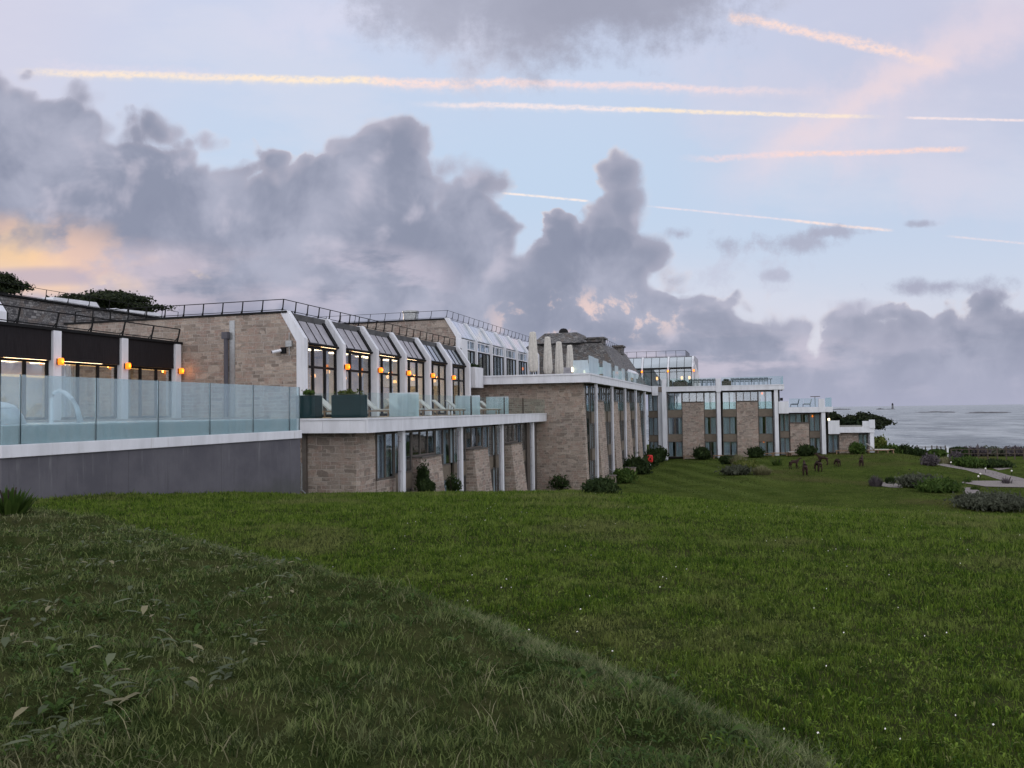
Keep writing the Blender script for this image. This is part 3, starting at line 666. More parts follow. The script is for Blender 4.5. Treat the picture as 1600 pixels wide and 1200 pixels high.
# terrace in front of the restaurant and the guest rooms beneath it
TX, TY0, TY1 = -15.5, 30.7, 61.9
te = E('terrace_wing', 'white edged terrace over stone guest rooms with glass balustrade', 'building', (TX, TY0, -.85))
MB().box(XA-6, TX-.06, TY0+.06, TY1, -.80, -.225).build('slab', 'deck', te)
ysb = [TY0, 31.8, 36.2, 41, 46, 51, 56, TY1]
for a, b_ in zip(ysb[:-1], ysb[1:]):
    MB().box(TX-.05, TX+.02, a+.006, b_-.006, -.85, -.30).box(TX-.25, TX+.05, a+.004, b_-.004, -.295, -.215).build('edge_band', 'white_paint', te)
for a, b_ in ((-25, -19.9), (-19.9, -17.6), (-17.6, TX-.055)):
    MB().box(a+.006, b_-.006, TY0, TY0+.05, -.85, -.30).box(a+.004, b_-.004, TY0-.04, TY0+.2, -.295, -.215).build('edge_band', 'white_paint', te)
balustrade(te, [(-19.2, TY0+.1), (TX-.1, TY0+.1)], -.21, 1.08)
balustrade(te, [(TX-.1, TY0+.15), (TX-.1, TY1-.1)], -.21, 1.08, step=2.2)
for yy in (36.6, 46.0, 52.0):
    MB().box(TX-1.75, TX-.16, yy, yy+.03, -.21, .98).build('privacy_screen', 'frosted_glass', te)
for yy in (44.2, 50.8, 55.4):
    MB().box(TX-.13, TX-.07, yy-.03, yy+.03, -.8, .9).build('rail_post', 'rust', te)
# lower storeys
LW = -16.35
MB().box(-25, -16.4, 31.4, 31.8, -6, -.86).box(-16.8, -16.4, 31.81, 33.3, -6, -.86).build('stone_wall', 'stone', te)
MB().box(-18.95, -18.75, 31.25, 31.39, -5, -.86).build('wall_post', 'frame_brown', te)
window(te, ('X', LW), 33.35, 35.2, -3.1, -.95, 2, seed=3)
MB().box(LW-.3, LW+.02, 33.31, 35.3, -6.5, -3.12).build('stone_wall', 'stone', te)
pc = [35.0, 43.0, 50.9, 58.8]
for i, yy in enumerate(pc):
    column(te, ('X', LW), yy, -6.6, -.86, .35, .62, .30)
    y2 = pc[i+1] if i < 3 else 62.5
    if i == 3:
        MB().box(LW-.3, LW, yy+.25, 61.95, -6.6, -.86).build('recess_wall', 'frame_brown', te); continue
    a, b_ = yy+2.35, yy+5.15
    window(te, ('X', LW), yy+.25, a-.05, -3.0, -.95, 2, seed=1, cur='curtain')
    window(te, ('X', LW), a, b_+.3, -2.25, -.95, 3, seed=2, cur=None)
    window(te, ('X', LW), b_+.35, y2-.25, -3.0, -.95, 2, seed=4)
    pier(te, ('X', LW), a+.05, b_, -7, -2.33, .45, .95)
    for a0, a1 in ((yy+.25, a-.05), (b_+.1, y2-.25)):
        MB().box(LW-.1, LW+.01, a0, a1, -3.75, -3.01).build('spandrel', 'taupe', te)
        window(te, ('X', LW), a0, a1, -6.2, -3.76, 2, seed=6)
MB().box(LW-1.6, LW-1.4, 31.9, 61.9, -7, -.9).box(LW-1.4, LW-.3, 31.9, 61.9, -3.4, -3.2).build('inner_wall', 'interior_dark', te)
# ------------------------------------------------------------------ upper wing with glazed slope
X2, Y2 = -21.6, 58.5; c2 = [Y2+.1+4.07*k for k in range(7)]
uw = E('upper_wing', 'taller stone wing with sky reflecting glass slope and white posts', 'building', (X2, Y2, 2.85))
ZB2, ZT2, DX2 = 5.97, 7.35, .95
MB().prism([(X2+.05, Y2, -1), (X2+.05, Y2, ZB2-.5), (X2-DX2, Y2, ZT2-.12), (X2-14, Y2, ZT2-.12), (X2-14, Y2, -1)], (0, .4, 0)).build('gable_wall', 'stone', uw)
MB().box(X2-14.2, X2-DX2+.05, Y2-.06, Y2+.5, ZT2-.115, ZT2).build('roof_edge', 'dark_metal', uw)
MB().box(X2-14, X2-DX2-.1, Y2+.51, Y2+25, ZT2-.4, ZT2-.06).build('roof', 'roof_felt', uw)
MB().box(X2-.05, X2+.3, Y2-.15, Y2+1.2, -.2, ZB2-.3).build('corner_post', 'white_paint', uw, bevel=.01)
for k, yy in enumerate(c2):
    w_ = .2 if k else .45; a = yy-w_/2; zb = 2.86
    MB().prism([(X2-.2, a, zb), (X2+.1, a, zb), (X2+.1, a, ZB2), (X2-DX2+.1, a, ZT2), (X2-DX2-.2, a, ZT2), (X2-.2, a, ZB2-.15)], (0, w_, 0)).build('post', 'white_paint', uw, bevel=.01)
    if k < 6:
        l = a+w_+.004; h = c2[k+1]-.104
        P1 = (X2-.05, ZB2-.1); P2 = (X2-DX2-.05, ZT2-.05)
        for j in range(4):
            a_, b_ = l+(h-l)*j/4+.02, l+(h-l)*(j+1)/4-.02
            MB().prism([(P1[0], a_, P1[1]), (P2[0], a_, P2[1]), (P2[0]-.06, a_, P2[1]-.04), (P1[0]-.06, a_, P1[1]-.04)], (0, b_-a_, 0)).build('roof_glass', 'roof_glass', uw)
        MB().prism([(P1[0]-.08, l, P1[1]-.03), (P2[0]-.08, l, P2[1]-.03), (P2[0]-.16, l, P2[1]-.08), (P1[0]-.16, l, P1[1]-.08)], (0, h-l, 0)).build('roof_deck', 'dark_metal', uw)
        window(uw, ('X', X2-.1), l, h, ZB2-1.0, ZB2-.2, 3, 'white_metal', 'curtain', .08)
        window(uw, ('X', X2-.1), l, h, 2.88, ZB2-1.01, 4, 'dark_metal', 'curtain_warm' if k % 2 else 'curtain', .09)
MB().box(X2-5.2, X2-5, Y2+.5, Y2+24, 2.4, 6).box(X2-5, X2-.3, Y2+.5, Y2+24, 2.4, 2.5).build('inner_wall', 'interior', uw)
MB().box(X2-.7, X2-.6, c2[2]+1.6, c2[2]+2.1, 4.6, 5.1).build('pendant_lamp', 'lamp_orange', uw)
roofrail(uw, [(X2-13, Y2+.1, ZT2), (X2-DX2-.1, Y2+.1, ZT2), (X2-DX2-.1, Y2+24.4, ZT2)], .6, 1.3, (.12, -.06), .02)
single(MB().lathe((-26.2, Y2+1.3, ZT2-.1), [(.55, 0), (.6, .1), (.62, .75), (.68, .8), (.68, .95), (.3, 1.0)], 16), 'roof_vent', 'galv', 'round grey drum vent on the upper wing roof', 'roof vent', (-26.2, Y2+1.3, ZT2-.1), smooth=False)
sconce(X2+.1, c2[5], 4.3, (1, 0), 'orange wall lamp on the upper wing beside the tallest parasol')
# planter box hung at the end of the upper terrace
pb = E('balcony_box', 'white boxed balcony end with dark plants on top', 'planter', (-21.2, 58.7, 1.85))
MB().box(-21.25, -20.35, 58.75, 60.7, 1.85, 3.45).build('box', 'white_paint', pb, bevel=.015)

# ------------------------------------------------------------------ bedroom wing (long receding facade)
BX, BY = -12.5, 62.0
bw = E('bedroom_wing', 'three storey stone bedroom wing with tall white columns running towards the sea', 'building', (BX, BY, -6.4))
ring = [(-40, BY, -7.5), (-12.25, BY, -7.5), (-12.62, BY, 2.14), (-40, BY, 2.14)]
MB().prism(ring, (0, 1.0, 0)).build('side_wall', 'stone', bw)
MB().box(-21.6, -11.86, 61.06, 102.9, 2.15, 2.78).build('slab', 'deck', bw)
for a, b_ in ((-21.55, -15.9), (-15.9, -11.85)): MB().box(a+.004, b_-.004, 61.0, 61.055, 2.14, 2.72).box(a+.004, b_-.004, 60.94, 61.2, 2.725, 2.85).build('edge_band', 'white_paint', bw)
bc = [64.8+7.95*k for k in range(5)]
e_ = [61.0, 66, 72.4, 80.4, 88.4, 96.2, 101.9]
for a, b_ in zip(e_[:-1], e_[1:]): MB().box(-11.85, -11.79, a+.006, b_-.006, 2.14, 2.72).box(-12.05, -11.74, a+.006, b_-.006, 2.725, 2.85).build('edge_band', 'white_paint', bw)
BF = ('X', BX)
def bay(par, Fc, a0, a1, p0, p1, zg, zt, nst, seed, wide=True, rails=True, cols2=True):
    """window stacks left and right of a central battered pier; zt = top of the windows"""
    H = (zt+.2-2.2*0) ; step = 3.07
    for k in range(nst):
        t_ = zt-step*k; b_ = max(t_-2.2, zg)
        for (l, h) in ((a0, p0-.04), (p1+.04, a1)):
            if h-l < .4: continue
            window(par, Fc, l, h, b_, t_, 2, seed=seed*7+k, rail=rails and k == 0)
            if k < nst-1: fb(MB(), Fc, -.12, .01, l, h, t_-step+.003, b_-.003).build('spandrel', 'taupe', par)
    pier(par, Fc, p0, p1, zg-1.5, zt-1.28, .12, .62 if Fc[0] == 'X' else .4)
    window(par, Fc, p0-.02, p1+.02, zt-1.2, zt, 3, cur=None, seed=seed)
for k in range(5):
    y0 = bc[k]; y1 = bc[k+1] if k < 4 else 102.6
    column(bw, BF, y0, -7, 2.13, .36, .60, .26)
    if k < 4: bay(bw, BF, y0+.3, y1-.3, y0+2.2, y1-2.3, -6.2, 2.0, 3, k)
window(bw, BF, 63.1, 64.5, -6.0, 2.0, 1, seed=9)
window(bw, BF, bc[4]+.3, 101.0, -6.0, 2.0, 3, seed=10)
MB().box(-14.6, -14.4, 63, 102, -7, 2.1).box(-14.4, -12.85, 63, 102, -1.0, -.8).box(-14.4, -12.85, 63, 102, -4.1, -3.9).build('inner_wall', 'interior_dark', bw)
# upper terrace balustrade with frosted wind screens
balustrade(bw, [(-11.95, 61.6), (-11.95, 101.5)], 2.86, 1.05, step=2.1, frost={0: .35, 1: .3, 3: .3, 4: .25, 6: .2, 8: .15, 10: 0, 12: 0})
for yy in (61.6, 66.4, 72.6, 80.6):
    MB().box(-13.2, -12.0, yy, yy+.03, 2.86, 3.9).build('privacy_screen', 'frosted_glass', bw)
for i, yy in enumerate((61.4, 66.2, 72.4)):
    single(MB().box(-13.3, -13.2, yy, yy+.1, 3.0, 3.35), 'terrace_light', 'lamp_white', 'small white light on the upper terrace, '+('nearest to the parasols', 'second from the parasols', 'third and farthest along the edge')[i], 'terrace light', (-13.25, yy, 2.86), 'small lights on the upper terrace')

# ------------------------------------------------------------------ slate roofed pavilion behind the parasols
sl = E('slate_pavilion', 'dark slate hipped pavilion with a small dome vent', 'building', (-18, 84, 2.8))
y = 84.0
MB().poly([(-22.2, y, 2.8), (-12.4, y, 2.8), (-15.3, y+2.2, 7.25), (-22.2, y+1.2, 7.25), (-12.4, 104, 2.8), (-15.3, 104, 7.25), (-22.2, 104, 2.8), (-22.2, 104, 7.25)],
          [(0, 1, 2, 3), (1, 4, 5, 2), (3, 2, 5, 7), (0, 3, 7, 6), (4, 6, 7, 5)]).build('lower_roof', 'slate', sl)
MB().box(-22.3, -15.25, y+1.0, y+1.25, 7.18, 7.32).build('eaves', 'dark_metal', sl)
MB().poly([(-23.4, y+1.6, 7.1), (-17.5, y+1.6, 7.25), (-18.2, y+3.2, 8.65), (-21.9, y+3.2, 8.65), (-17.5, y+9, 7.25), (-18.2, y+8, 8.65), (-24.6, y+9, 7.1), (-21.9, y+8, 8.65)],
          [(0, 1, 2, 3), (1, 4, 5, 2), (3, 2, 5, 7), (0, 3, 7, 6), (4, 6, 7, 5)]).build('upper_roof', 'slate', sl)
MB().lathe((-19.9, y+4.0, 8.6), [(.55, 0), (.55, .2), (.48, .4), (.3, .58), (.02, .64)], 16).build('dome_vent', 'dark_metal', sl, smooth=True)
MB().box(-17.0, -15.2, y+2.5, y+4.5, 7.2, 7.75).box(-17.3, -15.0, y+2.3, y+4.7, 7.76, 7.95).build('chimney', 'slate', sl)
MB().box(-15.9, -14.9, y+14, y+16, 6.8, 7.7).box(-16.1, -14.7, y+13.8, y+16.2, 7.71, 7.9).build('chimney', 'slate', sl)
MB().prism([(-13.9, y+7.5, 3.2), (-13.2, y+7.5, 4.6), (-12.9, y+8.5, 4.3), (-13.0, y+7.5, 3.2)], (0, 6, 0)).build('dormer', 'white_metal', sl)
roofrail(sl, [(-17.3, y+2.4, 7.3), (-15.4, y+2.4, 7.3), (-15.4, y+19, 7.3)], .6, 1.3, (.1, 0), .02)
# ------------------------------------------------------------------ glazed pavilion with orange lamps
gp = E('glazed_pavilion', 'glass fronted rooftop pavilion with slanted blue panes and white ribs', 'building', (-12, 108, 2.8))
PY_ = 108.0; xs_ = [-16.2, -13.7, -10.25, -7.05]
ZBp, ZTp = 5.5, 7.0
for i, xx in enumerate(xs_):
    MB().prism([(xx-.12, PY_+.3, 2.8), (xx-.12, PY_-.06, 2.8), (xx-.12, PY_-.06, ZBp), (xx-.12, PY_+1.1, ZTp), (xx-.12, PY_+1.6, ZTp)], (.24, 0, 0)).build('rib_column', 'white_paint', gp)
    if i < 3:
        a0, a1 = xx+.13, xs_[i+1]-.13; n = (2, 3, 3)[i]
        for j in range(n):
            l, h = a0+(a1-a0)*j/n+.03, a0+(a1-a0)*(j+1)/n-.03
            MB().prism([(l, PY_+.1, ZBp), (l, PY_+1.15, ZTp-.1), (l, PY_+1.2, ZTp-.13), (l, PY_+.16, ZBp-.03)], (h-l, 0, 0)).build('roof_glass', 'roof_glass_dark', gp)
        MB().prism([(a0, PY_+.2, ZBp-.05), (a0, PY_+1.25, ZTp-.15), (a0, PY_+1.35, ZTp-.2), (a0, PY_+.3, ZBp-.1)], (a1-a0, 0, 0)).build('roof_deck', 'dark_metal', gp)
        MB().box(a0, a1, PY_-.04, PY_+.12, ZBp-.14, ZBp-.005).build('eaves', 'dark_metal', gp)
        window(gp, ('Y', PY_+.15), a0, a1, 2.82, ZBp-.16, 3, 'dark_metal', None, .08, bar=[4.9])
for xx in (-15.2, -14.3, -11.9, -8.6, -7.6): MB().lathe((xx, PY_+1.5, 3.9), [(.08, 0), (.14, .1), (.14, .35), (.08, .45)], 10).build('pendant_lamp', 'lamp_warm', gp)
MB().box(-16.2, -7.05, PY_+1.3, PY_+9, ZTp-.2, ZTp).build('roof', 'roof_felt', gp)
MB().box(-16.2, -7.1, PY_+8, PY_+8.2, 2.8, ZTp-.21).build('back_wall', 'curtain', gp)
MB().prism([(-7.0, PY_, 2.8), (-7.0, PY_, ZBp), (-7.0, PY_+1.15, ZTp), (-7.0, PY_+9, ZTp), (-7.0, PY_+9, 2.8)], (.14, 0, 0)).build('side_wall', 'zinc', gp)
MB().prism([(-6.95, PY_+.3, 2.8), (-6.1, PY_+.3, 2.8), (-6.3, PY_+.3, 4.4), (-7.0, PY_+.3, ZTp-.3)], (0, .3, 0)).build('rib_column', 'white_paint', gp)
roofrail(gp, [(-17.2, PY_+1.4, ZTp), (-8.0, PY_+1.4, ZTp), (-8.0, PY_+8, ZTp)], .8, 1.35, (0, -.1), .025)
for i, xx in enumerate((-16.2, -13.7, -10.25, -6.9)):
    sconce(xx, PY_-.08, 5.0, (0, -1), 'orange wall lamp on the rooftop pavilion, '+('leftmost', 'second from left', 'third from left', 'rightmost')[i]+' of its four')

# ------------------------------------------------------------------ sea wing: facade facing the viewer, stepping down to the right
CY = 103.0; CF = ('Y', CY)
cw_ = E('sea_wing', 'stone guest wing facing the lawn, stepping down to the sea in three terraces', 'building', (-3, CY, -6))
MB().box(-14.5, 3.8, CY-.7, CY+22, 2.14, 2.78).build('slab', 'deck', cw_)
for a, b_ in ((-10.0, -3.9), (-3.3, 4.1)): MB().box(a+.004, b_-.004, CY-1.06, CY-1.0, 2.14, 2.66).box(a+.004, b_-.004, CY-1.1, CY-.72, 2.665, 2.78).build('edge_band', 'white_paint', cw_)
MB().box(4.0, 4.09, CY-.99, CY+8, 2.14, 2.74).build('edge_band', 'white_paint', cw_)
MB().box(-11.74, -11.0, CY-1.2, CY+1, 1.7, 2.9).build('edge_band', 'white_paint', cw_)
# projecting white pier wall at the inner corner
MB().box(-11.1, -10.55, CY-.5, CY+.2, -7, 2.9).build('pier_wall', 'white_paint', cw_)
MB().box(-10.5, -9.98, CY-1.2, CY+.2, -7, 3.75).build('pier_wall', 'white_paint', cw_, bevel=.01)
MB().box(-10.97, -10.51, CY-.45, CY-.3, -7, 2.1).build('pier_shade', 'render_grey', cw_)  # shaded side of the white pier put in as a grey strip
for (l, h) in ((-12.35, -11.15),):
    for k in range(3):
        window(cw_, ('Y', CY-.2), l, h, 2.0-3.07*k-2.3, 2.0-3.07*k, 2, seed=31+k)
        if k < 2: MB().box(l, h, CY-.15, CY, 2.0-3.07*k-3.06, 2.0-3.07*k-2.31).build('spandrel', 'taupe', cw_)
bay(cw_, CF, -9.93, -3.98, -8.1, -5.45, -6.1, 2.0, 3, 21)
MB().box(-3.9, -3.3, CY-1.15, CY-.7, 2.0, 3.65).build('parapet_post', 'white_paint', cw_)
for xx, zt in ((-3.62, 2.13), (3.15, 2.13), (8.45, -.66), (13.72, -3.12)):
    column(cw_, CF, xx, -6.6, zt, .35, .95, .44)
bay(cw_, CF, -3.2, 2.72, -1.5, 1.02, -5.9, 2.0, 3, 22)
for a_, z_ in ((1.2, 1.7), (1.25, -4.2)):
    MB().box(a_+.05, a_+.6, CY+.34, CY+.36, z_-1.5 if z_ < 0 else z_-.7, z_+.1).build('curtain_glow', 'lamp_warm' if 0 else 'curtain_warm', cw_)
    single(MB().lathe((a_+.35, CY+.18, z_-.1), [(.03, 0), (.09, .05), (.09, .22), (.03, .27)], 10), 'room_lamp', 'lamp_orange', 'lit lamp behind the %s floor window right of the second pier' % ('top' if z_ > 0 else 'ground'), 'lamp', (a_+.35, CY+.18, z_-.1))
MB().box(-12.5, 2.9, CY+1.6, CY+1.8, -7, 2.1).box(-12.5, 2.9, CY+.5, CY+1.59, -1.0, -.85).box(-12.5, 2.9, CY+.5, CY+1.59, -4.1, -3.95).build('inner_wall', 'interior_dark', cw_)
MB().box(3.2, 3.6, CY+.3, CY+14, -7, 2.13).build('end_wall', 'anthracite', cw_)
MB().box(3.62, 3.95, CY-.3, CY-.0, .8, 1.15).build('floodlight', 'dark_metal', cw_)
# second step
MB().box(3.65, 9.4, CY-.7, CY+14, -.62, -.05).build('slab', 'deck', cw_)
MB().box(3.05+.35, 4.55, CY-1.1, CY-1.0, -.75, .70).build('parapet', 'white_paint', cw_)
MB().box(4.555, 9.5, CY-1.06, CY-1.0, -.64, -.02).box(9.44, 9.5, CY-.99, CY+8, -.64, -.02).build('edge_band', 'white_paint', cw_)
MB().box(7.95, 8.6, CY-1.12, CY-.7, -.64, .95).build('parapet_post', 'white_paint', cw_)
window(cw_, CF, 3.55, 4.62, -2.95, -.8, 2, seed=41); window(cw_, CF, 3.55, 4.62, -5.8, -3.7, 2, seed=42)
window(cw_, CF, 6.92, 8.1, -2.95, -.8, 2, seed=43); window(cw_, CF, 6.92, 8.1, -5.6, -3.7, 2, seed=44)
for a, b_ in ((3.55, 4.62), (6.92, 8.1)): MB().box(a, b_, CY-.01, CY+.12, -3.69, -2.96).build('spandrel', 'taupe', cw_)
window(cw_, CF, 4.66, 6.88, -1.9, -.8, 3, seed=45, cur='curtain')
pier(cw_, CF, 4.7, 6.85, -7, -1.98, .12, .4)
single(MB().lathe((7.3, CY+.18, -1.25), [(.03, 0), (.08, .05), (.08, .2), (.03, .25)], 10), 'room_lamp', 'lamp_orange', 'lit lamp behind an upper window of the middle step', 'lamp', (7.3, CY+.18, -1.25))
MB().box(3.7, 9, CY+1.6, CY+1.8, -7, -.7).box(9.0, 9.2, CY+.3, CY+12, -7, -.65).build('inner_wall', 'interior_dark', cw_)
# third step
MB().box(9.2, 13.9, CY-.7, CY+12, -3.08, -2.5).build('slab', 'deck', cw_)
MB().box(8.95, 10.2, CY-1.1, CY-1.0, -3.25, -1.65).build('parapet', 'white_paint', cw_)
MB().box(10.205, 14.0, CY-1.06, CY-1.0, -3.1, -2.42).box(13.93, 13.99, CY-.99, CY+8, -3.1, -2.42).build('edge_band', 'white_paint', cw_)
MB().box(12.7, 13.5, CY-1.1, CY-.98, -2.41, -1.75).box(13.45, 14.05, CY-1.15, CY-.7, -2.6, -1.6).build('parapet_post', 'white_paint', cw_)
window(cw_, CF, 8.95, 10.15, -5.5, -3.35, 2, seed=51)
window(cw_, CF, 12.35, 13.4, -5.4, -3.3, 2, seed=52)
MB().box(10.2, 12.33, CY-.25, CY+.3, -7, -3.12).build('stone_wall', 'stone', cw_)
MB().box(9.3, 13.6, CY+1.6, CY+1.8, -7, -3.1).box(13.5, 13.8, CY+.3, CY+10, -7, -3.09).build('end_wall', 'white_paint', cw_)
single(MB().box(8.95, 9.15, CY-.95, CY-.8, -1.64, -1.4), 'terrace_light', 'lamp_white', 'small warm light on the lowest white terrace parapet', 'terrace light', (9.05, CY-.88, -1.65))
for (p, z, h) in (([(-9.9, CY-1.0), (-3.95, CY-1.0)], 2.79, 1.0), ([(-3.25, CY-1.0), (4.0, CY-1.0), (4.0, CY+7)], 2.79, 1.0), ([(4.6, CY-1.0), (7.9, CY-1.0)], -.01, 1.05), ([(8.65, CY-1.0), (9.4, CY-1.0), (9.4, CY+7)], -.01, 1.1), ([(10.25, CY-1.0), (12.65, CY-1.0)], -2.41, .95)):
    balustrade(cw_, p, z, h, step=1.8)

# ------------------------------------------------------------------ buildings seen above the roofs on the far left
sm_ = E('slate_mansard', 'long slate mansard roof rising behind the flat roofs', 'building', (-39, 34, 4.9))
MB().poly([(-38.2, 33.2, 3.5), (-39.3, 33.6, 6.72), (-39.3, 48.5, 6.72), (-38.2, 48.5, 3.5), (-50, 33.2, 3.5), (-50, 33.6, 6.72), (-50, 48.5, 6.72), (-50, 48.5, 3.5)],
          [(0, 3, 2, 1), (0, 1, 5, 4), (1, 2, 6, 5), (3, 7, 6, 2), (4, 5, 6, 7), (0, 4, 7, 3)]).build('roof', 'slate', sm_)
MB().box(-39.6, -39.15, 33.4, 48.5, 6.73, 6.85).build('roof_edge', 'dark_metal', sm_)
MB().prism([(-37.6, 32.2, 3.5), (-37.6, 32.2, 5.6), (-38.5, 32.2, 6.75), (-39.3, 32.2, 6.75), (-38.4, 32.2, 3.5)], (0, .7, 0)).build('rib_column', 'white_paint', sm_)
MB().prism([(-37.8, 32.92, 3.5), (-37.8, 32.92, 5.6), (-38.7, 32.92, 6.7), (-39.3, 32.92, 6.75), (-38.4, 32.92, 3.5)], (0, .25, 0)).build('flashing', 'dark_metal', sm_)
roofrail(sm_, [(-39.4, 33.8, 6.85), (-39.4, 48.3, 6.85)], .6, 1.7, (.08, 0), .02)
wr = E('rooflight_house', 'pale metal rooflights sloping behind the slate roof', 'building', (-44, 40, 6.7))
MB().prism([(-44, 41.5, 6.6), (-44, 47.0, 6.6), (-44, 45.6, 8.05), (-44, 42.0, 7.95)], (-3, 0, 0)).prism([(-44, 47.2, 6.6), (-44, 53.5, 6.6), (-44, 51.9, 8.0), (-44, 47.4, 7.85)], (-3, 0, 0)).build('rooflight', 'white_metal', wr)
MB().box(-47.5, -43.6, 40.4, 54.5, 3.5, 6.59).build('wall', 'slate', wr)
# ------------------------------------------------------------------ vegetation
def leaves(c, rad, n, size, lumps=5, seed=0, flat=.0, up=0.0, long_=1.6, hollow=.5):
    r = np.random.default_rng(seed); c = np.array(c, float); rad = np.array(rad, float)
    L = r.normal(size=(lumps, 3)); L /= np.linalg.norm(L, axis=1)[:, None]; L = L*r.uniform(.25, .62, (lumps, 1)); L[:, 2] = np.abs(L[:, 2])*.9-.12
    R = r.uniform(.38, .62, lumps); k = r.integers(0, lumps, n)
    d = r.normal(size=(n, 3)); d /= np.linalg.norm(d, axis=1)[:, None]
    p = L[k]+d*(R[k]*r.uniform(hollow, 1.0, n)**.6*(1+.45*np.abs(r.normal(size=n))*(r.uniform(size=n) < .35)))[:, None]
    p[:, 2] = np.where(p[:, 2] < -.9, -.9, p[:, 2]); P = c+p*rad
    nrm = d+r.normal(size=(n, 3))*.7; nrm[:, 2] += flat; nrm /= np.linalg.norm(nrm, axis=1)[:, None]
    a = np.cross(nrm, r.normal(size=(n, 3))); a[:, 2] += up; a /= np.linalg.norm(a, axis=1)[:, None]; b = np.cross(nrm, a)
    s = size*r.uniform(.6, 1.4, n)[:, None]
    V = np.stack([P-a*s*long_*.5, P+b*s*.5, P+a*s*long_*.5, P-b*s*.5], 1).reshape(-1, 3)
    return V, np.arange(4*n).reshape(-1, 4)
def spikes(c, rad, h, n, w_, seed=0, spread=.5):
    """grass-like blades fanning out of a clump"""
    r = np.random.default_rng(seed); q = r.uniform(0, 2*np.pi, n); rr = np.sqrt(r.uniform(0, 1, n))
    B = np.stack([c[0]+np.cos(q)*rr*rad[0]*.6, c[1]+np.sin(q)*rr*rad[1]*.6, np.full(n, c[2]-.03)], 1)
    L = h*r.uniform(.55, 1.05, n)*(1-.35*rr); o = np.stack([np.cos(q)*rr*spread, np.sin(q)*rr*spread, np.ones(n)], 1)+r.normal(size=(n, 3))*.12
    o /= np.linalg.norm(o, axis=1)[:, None]; T = B+o*L[:, None]; T[:, 2] -= L*.12*rr; M = B+o*L[:, None]*.55
    s = np.stack([-np.sin(q), np.cos(q), np.zeros(n)], 1)*w_*.5
    V = np.stack([B-s, B+s, M+s, M-s, T], 1).reshape(-1, 3); k = np.arange(n)*5
    Fc = np.concatenate([np.stack([k, k+1, k+2], 1), np.stack([k, k+2, k+3], 1), np.stack([k+3, k+2, k+4], 1)])
    return V, Fc
def reloc(ob, loc):
    v = np.empty(len(ob.data.vertices)*3, np.float32); ob.data.vertices.foreach_get('co', v); v = v.reshape(-1, 3)-np.array(loc, np.float32)
    ob.data.vertices.foreach_set('co', v.ravel()); ob.data.update(); ob.location = loc; return ob
def plant(name, label, cat, px0, py0, px1, py1, m, kind='bush', n=None, size=None, seed=0, group=None, deep=.9, at=None):
    g = Vector(at) if at else ground_at((px0+px1)/2, py1-1.5)
    if not at and g.y > 99 and g.x < 17.5: g.x *= 99.6/g.y; g.y = 99.6; g.z = float(G(g.x, g.y))
    d = g.x*FH[0]+g.y*FH[1]
    w_ = (px1-px0)/F*d; h = (py1-py0)/F*d; g = g+Vector((FH[0], FH[1], 0))*w_*.25*deep
    g.z = float(G(g.x, g.y)) if not at else g.z
    e = E(name, label, cat, g, group)
    if kind == 'bush':
        s = size or max(.05, d*.0020); nn = n or int(min(12000, 20*w_*h/(s*s)+300))
        V, Fc = leaves((g.x, g.y, g.z+h*.36), (w_*.50, w_*.50*deep, h*.56), nn, s, 16, seed, 0, .9, 2.4)
        V[:, 2] = np.maximum(V[:, 2], g.z+.02)
    else:
        V, Fc = spikes((g.x, g.y, g.z), (w_*.5, w_*.5), h*1.05, n or 500, size or max(.02, d*.0007), seed, .7 if kind == 'fan' else .35)
    f = npmesh('foliage', V, Fc, m); reloc(f, (0, 0, 0)); v = np.empty(len(f.data.vertices)*3, np.float32)
    f.data.vertices.foreach_get('co', v); v = v.reshape(-1, 3)-np.array(g, np.float32); f.data.vertices.foreach_set('co', v.ravel()); f.parent = e
    st_ = MB(); r = random.Random(seed)
    for i in range(5):
        q_ = r.uniform(0, 6.28); st_.tube([(g.x, g.y, g.z-.1), (g.x+math.cos(q_)*w_*.15, g.y+math.sin(q_)*w_*.15, g.z+h*.3), (g.x+math.cos(q_)*w_*.26, g.y+math.sin(q_)*w_*.26, g.z+h*.66)], .03*max(.4, h), 5, .01)
    st_.build('stem', 'bark', e); return e
gB = 'dark bushes along the bedroom wing'
plant('bush', 'dark bush at the near corner of the bedroom wing', 'bush', 914, 744, 972, 774, 'leaf_dark', seed=1, group=gB)
plant('bush', 'low dark bush beside the low stone wall end', 'bush', 956, 732, 998, 757, 'leaf_green', seed=2, group=gB)
plant('bush', 'large dark bush left of the red cabinet', 'bush', 976, 711, 1018, 743, 'leaf_dark', seed=3, group=gB)
plant('bush', 'tall bush directly behind the red cabinet', 'bush', 1008, 700, 1032, 731, 'leaf_dark', seed=4, group=gB)
plant('bush', 'dark bush in the inner corner beside the white pier', 'bush', 1022, 697, 1043, 724, 'leaf_dark', seed=5, group=gB)
gC = 'round bushes along the foot of the sea wing'
for i, (a, b_, c_, d_, t, mm) in enumerate(((1084, 694, 1113, 716, 'dark round bush right of the first stone pier', 'leaf_dark'), (1171, 694, 1197, 713, 'dark round bush right of the second stone pier', 'leaf_dark'),
        (1248, 691, 1277, 711, 'spreading bush in front of the middle step', 'leaf_dark'), (1329, 687, 1354, 707, 'round bush in front of the lowest stone wall', 'leaf_green'), (1366, 681, 1386, 706, 'yellow green bush at the right end of the sea wing', 'leaf_yellow'))):
    plant('bush', t, 'bush', a, b_, c_, d_, mm, seed=10+i, group=gC)
gg = 'garden plants on the lower lawn'
